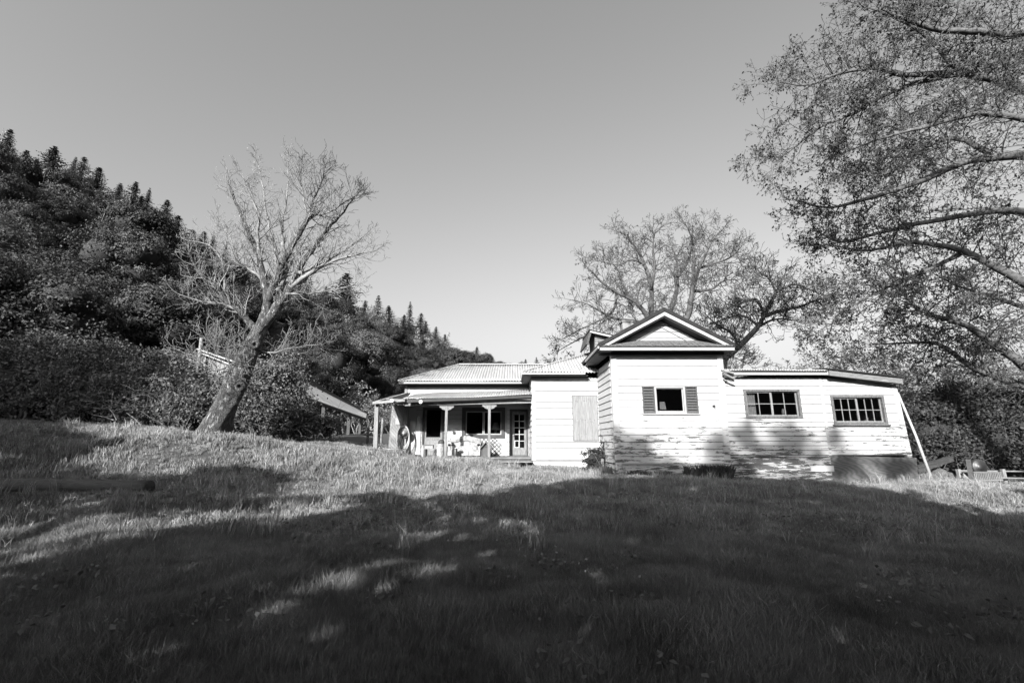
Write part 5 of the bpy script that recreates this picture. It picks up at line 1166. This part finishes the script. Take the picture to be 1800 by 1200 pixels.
# broken stick debris by lean-to and brambles
for i,(xa,ya,Y0,xb,yb,Y1,lb_) in enumerate(((1577,860,13.2,1600,876,12.6,'pale forked twig lying in the sunlit grass right of the house'),(222,725,16.2,248,747,15.6,'pale broken stick at the bramble foot, right one'),(190,715,16.2,205,738,15.8,'pale broken stick at the bramble foot, left one'),(160,728,16.2,200,738,15.7,'low pale stick lying level at the bramble foot'))):
    mb = MB(); mb.tube([tuple(at(xa,ya,Y0)),tuple(at((xa+xb)/2+1,(ya+yb)/2-1,(Y0+Y1)/2)),tuple(at(xb,yb,Y1))],[.008,.014,.018],6); mb.tube([tuple(at((xa+xb)/2+1,(ya+yb)/2-1,(Y0+Y1)/2)),tuple(at(xb+2,ya+2,Y0))],[.01,.005],5); tag(mb.obj('broken_stick', BARKU), lb_, 'stick', 'broken sticks in the grass')

# ------------------------------------------------------------------ shade trees behind the photographer (their shadows cross the lawn and the house front)
def inpoly(x, y, poly):
    r = np.zeros(x.shape, bool); n = len(poly)
    for i in range(n):
        x0,y0 = poly[i]; x1,y1 = poly[(i+1)%n]
        c = ((y0 > y) != (y1 > y)) & (x < (x1-x0)*(y-y0)/(y1-y0+1e-12)+x0); r ^= c
    return r
LIT = [[(70,745),(210,777),(140,812),(175,838),(280,843),(300,836),(420,828),(520,836),(500,868),(360,872),(440,884),(620,879),(860,877),(900,866),(980,858),(1060,842),(1060,700),(70,700)],
       [(1495,846),(1540,862),(1600,868),(1660,888),(1760,905),(1860,925),(1860,885),(1740,862),(1640,850),(1500,846)]]
HALF = [([(-60,950),(60,925),(230,905),(400,892),(520,884),(700,882),(640,905),(480,925),(330,948),(230,968),(110,995),(0,1022),(-60,1035)], .10),
        ([(120,880),(150,868),(200,880),(170,900)], .3), ([(-40,925),(60,900),(130,890),(60,925),(-40,945)], .5),
        ([(480,1040),(600,995),(740,955),(850,920),(950,915),(930,965),(820,1005),(700,1040),(580,1085),(460,1110)], .36),
        ([(660,905),(790,882),(900,890),(780,918)], .42), ([(1220,930),(1290,915),(1310,945),(1240,952)], .45), ([(450,1050),(560,1020),(560,1060),(440,1100)], .6), ([(990,1050),(1120,1010),(1160,1080),(1040,1120)], .68), ([(1250,1110),(1390,1110),(1420,1190),(1290,1190)], .68), ([(200,1180),(420,1140),(430,1170),(220,1200)], .4)]
RC = np.random.RandomState(77)
ax_, ay_ = np.meshgrid(np.arange(-24,24,.125), np.arange(1.2,19,.15)); GX = (ax_+RC.uniform(0,.125,ax_.shape)).ravel(); GY = (ay_+RC.uniform(0,.15,ay_.shape)).ravel(); n = len(GX); GZ = ground(GX,GY)
px_, py_ = proj(GX,GY,GZ); d = np.ones(n); jt_ = np.clip(6/GY,.5,2); px_ = px_ + (18*np.sin(GY*2.1+GX)+RC.normal(size=n)*22)*jt_; py_ = py_ + (5*np.sin(GX*1.7)+4*np.sin(GX*4.1+1)+RC.normal(size=n)*6)*jt_
inside_house = (GX > XL-.1) & (GX < pTR.x) & (GY > 14.6)
for pl in LIT: d[inpoly(px_,py_,pl)] = 0
for pl, v in HALF: d[inpoly(px_,py_,pl)] = v
d[(py_ < 845) & (px_ > 1060)] = 0; d[(py_<744)] = 0; d[(px_>1480)&(py_<868)] *= .0; d[inside_house] = 0; d[GY > 17.5] = 0
d *= np.where(d == 1, .8+.2*(np.sin(GX*1.3+GY)*np.sin(GY*1.9-GX*.6) > -.5), 1)
d[(px_ > 950) & (py_ > 990)] = np.maximum(d[(px_ > 950) & (py_ > 990)], .66); keep = RC.rand(n) < d; GX,GY,GZ = GX[keep],GY[keep],GZ[keep]
CYl = RC.uniform(-9.5,-3.5,len(GX))
t = GY-CYl; P1_ = np.stack([GX-.41*t, CYl, GZ+.46*t],1)
# dapples on the walls: (px, py, rx, ry, weight)
DAP = [(1112,800,38,36,1.1),(1140,830,60,18,1.2),(1170,800,18,12,.25),(1262,800,22,48,.8),(1310,770,24,26,.9),(1390,775,36,30,1.1),(1340,790,50,16,.5),(1300,830,36,24,.9),(1360,850,60,10,.9),(1430,805,20,14,.3),(1467,765,14,20,.8),
       (1490,815,28,20,1.3),(1580,820,28,22,1.0),(1540,810,20,10,.5),(1230,835,60,14,1.0),(1420,845,40,10,.7)]
W_ = []
for (cx_,cy_,rx_,ry_,wt_) in DAP:
    k = int(wt_*rx_*ry_*.085); a_ = RC.normal(size=(k,2))*np.array([rx_,ry_])*.5
    for i in range(k):
        q = at(cx_+a_[i,0], cy_+a_[i,1], 15.0); Yc = RC.uniform(-27,-19); t_ = 15.0-Yc; W_.append((q.x-.41*t_, Yc, q.z+.46*t_))
W_ = np.array(W_)
# left slope shade and porch streaks come from further trees too
P_all = np.concatenate([P1_, W_])
# low leaf fill added under the crowns to shut out skylight from behind
nf = 16000; fx = RC.uniform(-32,14,nf); fy = RC.uniform(-14,-3.5,nf); top_ = .46*(5-fy); fz = RC.uniform(2.0,1,nf)*0+RC.uniform(2.2, 1, nf)*0 + 2.2 + RC.rand(nf)*(top_-2.8)
P_all = np.concatenate([P_all, np.stack([fx,fy,fz],1)])
bins = np.linspace(P_all[:,0].min()-.1, P_all[:,0].max()+.1, 8)
L_SH = M_leaf('shade_tree_leaf', .05, .1, .08, .5, .2, 1)
labs = ['farthest left','left','left of centre','behind the centre','right of centre','right','farthest right']
for i in range(7):
    s = P_all[(P_all[:,0] >= bins[i]) & (P_all[:,0] < bins[i+1])]
    if len(s) < 5: continue
    cx_ = (bins[i]+bins[i+1])/2; cy_ = -8
    root = thing('shade_tree', 'leafy tree behind the viewer, %s of the row whose shadow crosses the lawn' % labs[i], 'tree', (cx_,cy_,0), 'trees behind the viewer that shade the lawn')
    o = finish('crown', leafmesh('crown', s, .44, 0, .8, r=RC), L_SH); reparent(o, root)
    mb = MB(); mb.tube([(cx_,cy_,-.3),(cx_+.2,cy_,3),(cx_,cy_,6),(cx_+.3,cy_+.2,9)], [.4,.3,.2,.08], 9)
    for k in range(5): q = s[RC.randint(len(s))]; mb.tube([(cx_+.1,cy_,2.5+k*.8),((cx_+q[0])/2,(cy_+q[1])/2,(3+q[2])/2+.4),tuple(q)], [.14,.08,.03], 6)
    put(mb, 'trunk', TRUNKD, root, True)

for i,(x_,y_,s_,lb_) in enumerate(((17,-4,1.7,'tall leafy tree added behind the viewer to block skylight, nearest of the two on the right'),(14,-14,1.8,'tall leafy tree added behind the viewer to block skylight, rear one on the right'),(27,2,1.6,'tall leafy tree added beside the viewer to block skylight, far out on the right'),(-30,-6,1.9,'tall leafy tree added behind the viewer to block skylight, nearest on the left'),(-38,4,1.7,'tall leafy tree added beside the viewer to block skylight, far out on the left'),(-24,2,1.35,'middle-sized leafy tree added beside the viewer to block skylight, inner one on the left'),(17,2,1.05,'smaller leafy tree added beside the viewer to block skylight, inner one on the right'))):
    place_tree('shade_tree', BL[i%5], (x_,y_,-.5), (s_,s_,s_), i*1.7, lb_, 'tree', 'trees behind the viewer that shade the lawn')  # unseen trees added around the viewer to darken the foreground's sky fill
# unseen canopy tree added overhead to cut skylight on the shaded foreground
rt_ = thing('added_canopy_tree', 'huge unseen tree added behind the viewer, its high crown blocking skylight overhead', 'tree', (7.5,-12,0))
no = 26000; q_ = np.stack([RC.uniform(-17,17,no), RC.uniform(-10,9,no), RC.uniform(0,3.5,no)],1); q_[:,2] += .46*(27-q_[:,1])+4.2; q_ = q_[((q_[:,0]/18)**2+((q_[:,1]+.5)/9.6)**2) < 1.0]; cpx, cpy = proj(q_[:,0],q_[:,1],q_[:,2]); q_ = q_[q_[:,0]+.41*(30-q_[:,1]) > -1]; cpx, cpy = proj(q_[:,0],q_[:,1],q_[:,2]); q_ = q_[((cpy < -70)|(q_[:,1] < 1)) & ~((q_[:,1] > 2.5) & (q_[:,0] > 5))]
o = finish('crown', leafmesh('crown', q_, .55, .3, .8, r=RC), L_SH); reparent(o, rt_)
mb = MB(); mb.tube([(7.5,-12,-.3),(7.6,-12,5),(7.3,-11.8,12),(6.5,-11,19),(4,-8,22.5)], [.8,.6,.5,.35,.15], 12)
for k in range(9): q = q_[RC.randint(len(q_))]; mb.tube([(6.9,-11.5,16.5+k*.4),((5+q[0])/2,(q[1]-9)/2,q[2]-.4),tuple(q)], [.25,.14,.04], 6)
put(mb, 'trunk', TRUNKD, rt_, True)
# ------------------------------------------------------------------ grass
RG = np.random.RandomState(99)
def tuft(name, nbl, h, wdt, spread, lean, m, dry=.12):
    V, F, MI = [], [], []
    for i in range(nbl):
        a = RG.rand()*6.28; rr0 = spread*math.sqrt(RG.rand()); bx_, by_ = cos(a)*rr0, sin(a)*rr0
        hh = h*(.45+.75*RG.rand()); la = RG.rand()*6.28; ln = lean*(.3+RG.rand()); dx, dy = cos(la)*ln*hh+.12*hh, sin(la)*ln*hh
        fa = RG.rand()*6.28; wx, wy = cos(fa)*wdt*.5, sin(fa)*wdt*.5; n0 = len(V)
        V += [(bx_-wx,by_-wy,-.02),(bx_+wx,by_+wy,-.02),(bx_+dx*.35-wx*.8,by_+dy*.35-wy*.8,hh*.6),(bx_+dx*.35+wx*.8,by_+dy*.35+wy*.8,hh*.6),(bx_+dx,by_+dy,hh*(1-.25*ln))]
        F += [(n0,n0+1,n0+3),(n0,n0+3,n0+2),(n0+2,n0+3,n0+4)]; MI += [1 if RG.rand() < dry else 0]*3
    me = fastmesh(name, V, F); me.materials.append(M_GRASS); me.materials.append(M_DRY); me.polygons.foreach_set('material_index', np.array(MI,np.int32)[:len(me.polygons)])
    return bpy.data.objects.new(name, me)
def scatter(name, label, tufts, P, scale, seed):
    col = bpy.data.collections.new(name+'_tufts')
    for t_ in tufts: col.objects.link(t_)
    me = bpy.data.meshes.new(name); me.vertices.add(len(P)); me.vertices.foreach_set('co', np.asarray(P,np.float32).ravel())
    at_ = me.attributes.new('sc','FLOAT','POINT'); at_.data.foreach_set('value', scale.astype(np.float32))
    o = bpy.data.objects.new(name, me); C.objects.link(o); tag(o, label, None, kind='stuff')
    ng = bpy.data.node_groups.new(name, 'GeometryNodeTree'); ng.interface.new_socket('Geometry', in_out='INPUT', socket_type='NodeSocketGeometry'); ng.interface.new_socket('Geometry', in_out='OUTPUT', socket_type='NodeSocketGeometry')
    N = ng.nodes; L_ = ng.links; gi = N.new('NodeGroupInput'); go = N.new('NodeGroupOutput'); ip = N.new('GeometryNodeInstanceOnPoints'); ci = N.new('GeometryNodeCollectionInfo')
    ci.inputs['Collection'].default_value = col; ci.inputs['Separate Children'].default_value = True; ci.inputs['Reset Children'].default_value = True
    ip.inputs['Pick Instance'].default_value = True
    rv = N.new('FunctionNodeRandomValue'); rv.data_type = 'FLOAT_VECTOR'; rv.inputs[0].default_value = (-.15,-.15,0); rv.inputs[1].default_value = (.15,.15,6.28); rv.inputs['Seed'].default_value = seed
    ri = N.new('FunctionNodeRandomValue'); ri.data_type = 'INT'; ri.inputs[4].default_value = 0; ri.inputs[5].default_value = len(tufts)-1; ri.inputs['Seed'].default_value = seed+1
    na = N.new('GeometryNodeInputNamedAttribute'); na.data_type = 'FLOAT'; na.inputs[0].default_value = 'sc'
    L_.new(gi.outputs[0], ip.inputs['Points']); L_.new(ci.outputs[0], ip.inputs['Instance']); L_.new(ri.outputs[2], ip.inputs['Instance Index']); L_.new(rv.outputs[0], ip.inputs['Rotation']); L_.new(na.outputs[0], ip.inputs['Scale']); L_.new(ip.outputs[0], go.inputs[0])
    md = o.modifiers.new('scatter', 'NODES'); md.node_group = ng; return o
def visible(P, lo=560, m=60):
    a, b = proj(P[:,0],P[:,1],P[:,2]); return (a > -m) & (a < 1800+m) & (b < 1300)
def houseclear(P):
    x, y = P[:,0], P[:,1]; r = ~((x > XL-.02) & (x < pTR.x+.5) & (y > YF-.1)); r &= ~((x > XWl-.1) & (x <= XL) & (y > YW-.1)); r &= ~((x > XDl-.1) & (x <= XWl) & (y > YP-.15)); r &= ~((x > s0.x-.05)&(x<=XWl)&(y>YP-.7)); return r
nearT = [tuft('near_tuft', 64, .15, .0042, .13, .5, None) for _ in range(6)]
midT = [tuft('mid_tuft', 50, .155, .011, .2, .45, None, .2) for _ in range(6)]
tallT = [tuft('tall_tuft', 26, .36, .010, .10, .40, None, .3) for _ in range(4)]
def patch(n, x0, x1, y0, y1):
    x = RG.uniform(x0,x1,n); y = RG.uniform(y0,y1,n); return np.stack([x,y,ground(x,y)],1)
P = patch(60000, -10, 10, 2.2, 7.5); P = P[visible(P)]; k = (1-.0*P[:,1]) ; 
P = P[RG.rand(len(P)) < .75]
h_ = .75+.4*(np.sin(P[:,0]*1.1+P[:,1]*.7)*np.sin(P[:,1]*1.3-P[:,0]*.4))+.35*np.sin(P[:,0]*3.3+np.sin(P[:,1]*2))*np.sin(P[:,1]*4.1+P[:,0]); scatter('near_grass', 'uneven long grass in the shaded foreground', nearT, P, (.8+.5*RG.rand(len(P)))*np.clip(h_,.45,1.5), 1); print('near', len(P))
P = patch(95000, -32, 32, 7.3, 27); P = P[visible(P) & houseclear(P)]; pr = np.clip(1.25-P[:,1]/30, .3, 1); P = P[RG.rand(len(P)) < pr]
h_ = .8+.35*(np.sin(P[:,0]*.9+P[:,1]*.5)*np.sin(P[:,1]*1.1-P[:,0]*.7))+.25*np.sin(P[:,0]*3.1+np.sin(P[:,1]*2))*np.sin(P[:,1]*3.7+P[:,0]); scatter('lawn_grass', 'rough grass covering the slope in front of the house', midT, P, (.75+.5*RG.rand(len(P)))*np.clip(h_,.5,1.35), 2); print('mid', len(P))
P = patch(2200, -14, 14, 6, 16); P = P[visible(P) & houseclear(P)]; f = np.sin(P[:,0]*2.3+1)*np.sin(P[:,1]*2.9+P[:,0]); P = P[f > .45]
scatter('tall_grass', 'scattered taller grass clumps standing above the lawn', tallT, P, .7+.5*RG.rand(len(P)), 3)
# low weeds and fallen leaves among the blades
cen = patch(420, -16, 16, 3, 17); cen = cen[visible(cen) & houseclear(cen)]; W2 = np.repeat(cen, 34, 0); W2[:,:2] += RG.normal(size=(len(W2),2))*.16; W2[:,2] = ground(W2[:,0],W2[:,1])+.03+.13*RG.rand(len(W2))
W2 = W2[houseclear(W2)]; o = finish('low_weeds', leafmesh('low_weeds', W2, .055, .5, .6, r=RG), M_leaf('weed_leaf', .10, .26, .05, .6, .2, 1, .1)); tag(o, 'patches of small broad-leaved weeds in the lawn', None, kind='stuff')
cen = patch(150, -16, 16, 3, 17); cen = cen[visible(cen) & houseclear(cen)]; W3 = np.repeat(cen, 12, 0); W3[:,:2] += RG.normal(size=(len(W3),2))*.5; W3[:,2] = ground(W3[:,0],W3[:,1])+.12+.04*RG.rand(len(W3))
W3 = W3[houseclear(W3)]; o = finish('fallen_leaves', leafmesh('fallen_leaves', W3, .035, .2, .7, r=RG), M_leaf('dead_leaf', .2, .5, .05, .7, .2, 1, .1)); tag(o, 'pale dead leaves and seed heads caught in the lawn', None, kind='stuff')
# dark grass clumps at the wall foot
for (xa, xb, yb_, lb_, sc_) in ((1205,1285,14.75,'dark long grass clump at the right foot of the gable front',1.15),(1100,1180,14.8,'low dark grass along the left foot of the gable front',.6),(1057,1075,15.6,'tuft of grass at the corner between wing and gable block',.8)):
    x0_, x1_ = at(xa,838,yb_).x, at(xb,838,yb_).x; n = 70 if sc_ > 1 else 40
    x = RG.uniform(x0_,x1_,n); y = yb_+RG.uniform(-.3,.1,n); V, F = [], []
    V = []; F = []
    for i in range(n*22):
        j = RG.randint(n); bx_, by_ = x[j]+RG.normal()*.04, y[j]+RG.normal()*.03; hh = .34*sc_*(.5+.8*RG.rand()); la = RG.rand()*6.28; ln = .5*RG.rand()*hh; w2 = .005; fa = RG.rand()*3.14; z_ = gz(bx_,by_) if i % 40 == 0 else z_ if i else 0
        n0 = len(V); V += [(bx_-cos(fa)*w2,by_-sin(fa)*w2,z_-.02),(bx_+cos(fa)*w2,by_+sin(fa)*w2,z_-.02),(bx_+cos(la)*ln*.4+.004,by_+sin(la)*ln*.4,z_+hh*.65),(bx_+cos(la)*ln,by_+sin(la)*ln,z_+hh)]; F += [(n0,n0+1,n0+2),(n0,n0+2,n0+3)]
    o = finish('wall_foot_grass', fastmesh('wall_foot_grass', V, F), L_DRK); tag(o, lb_, None, kind='stuff')
print('objects', len(S.objects))
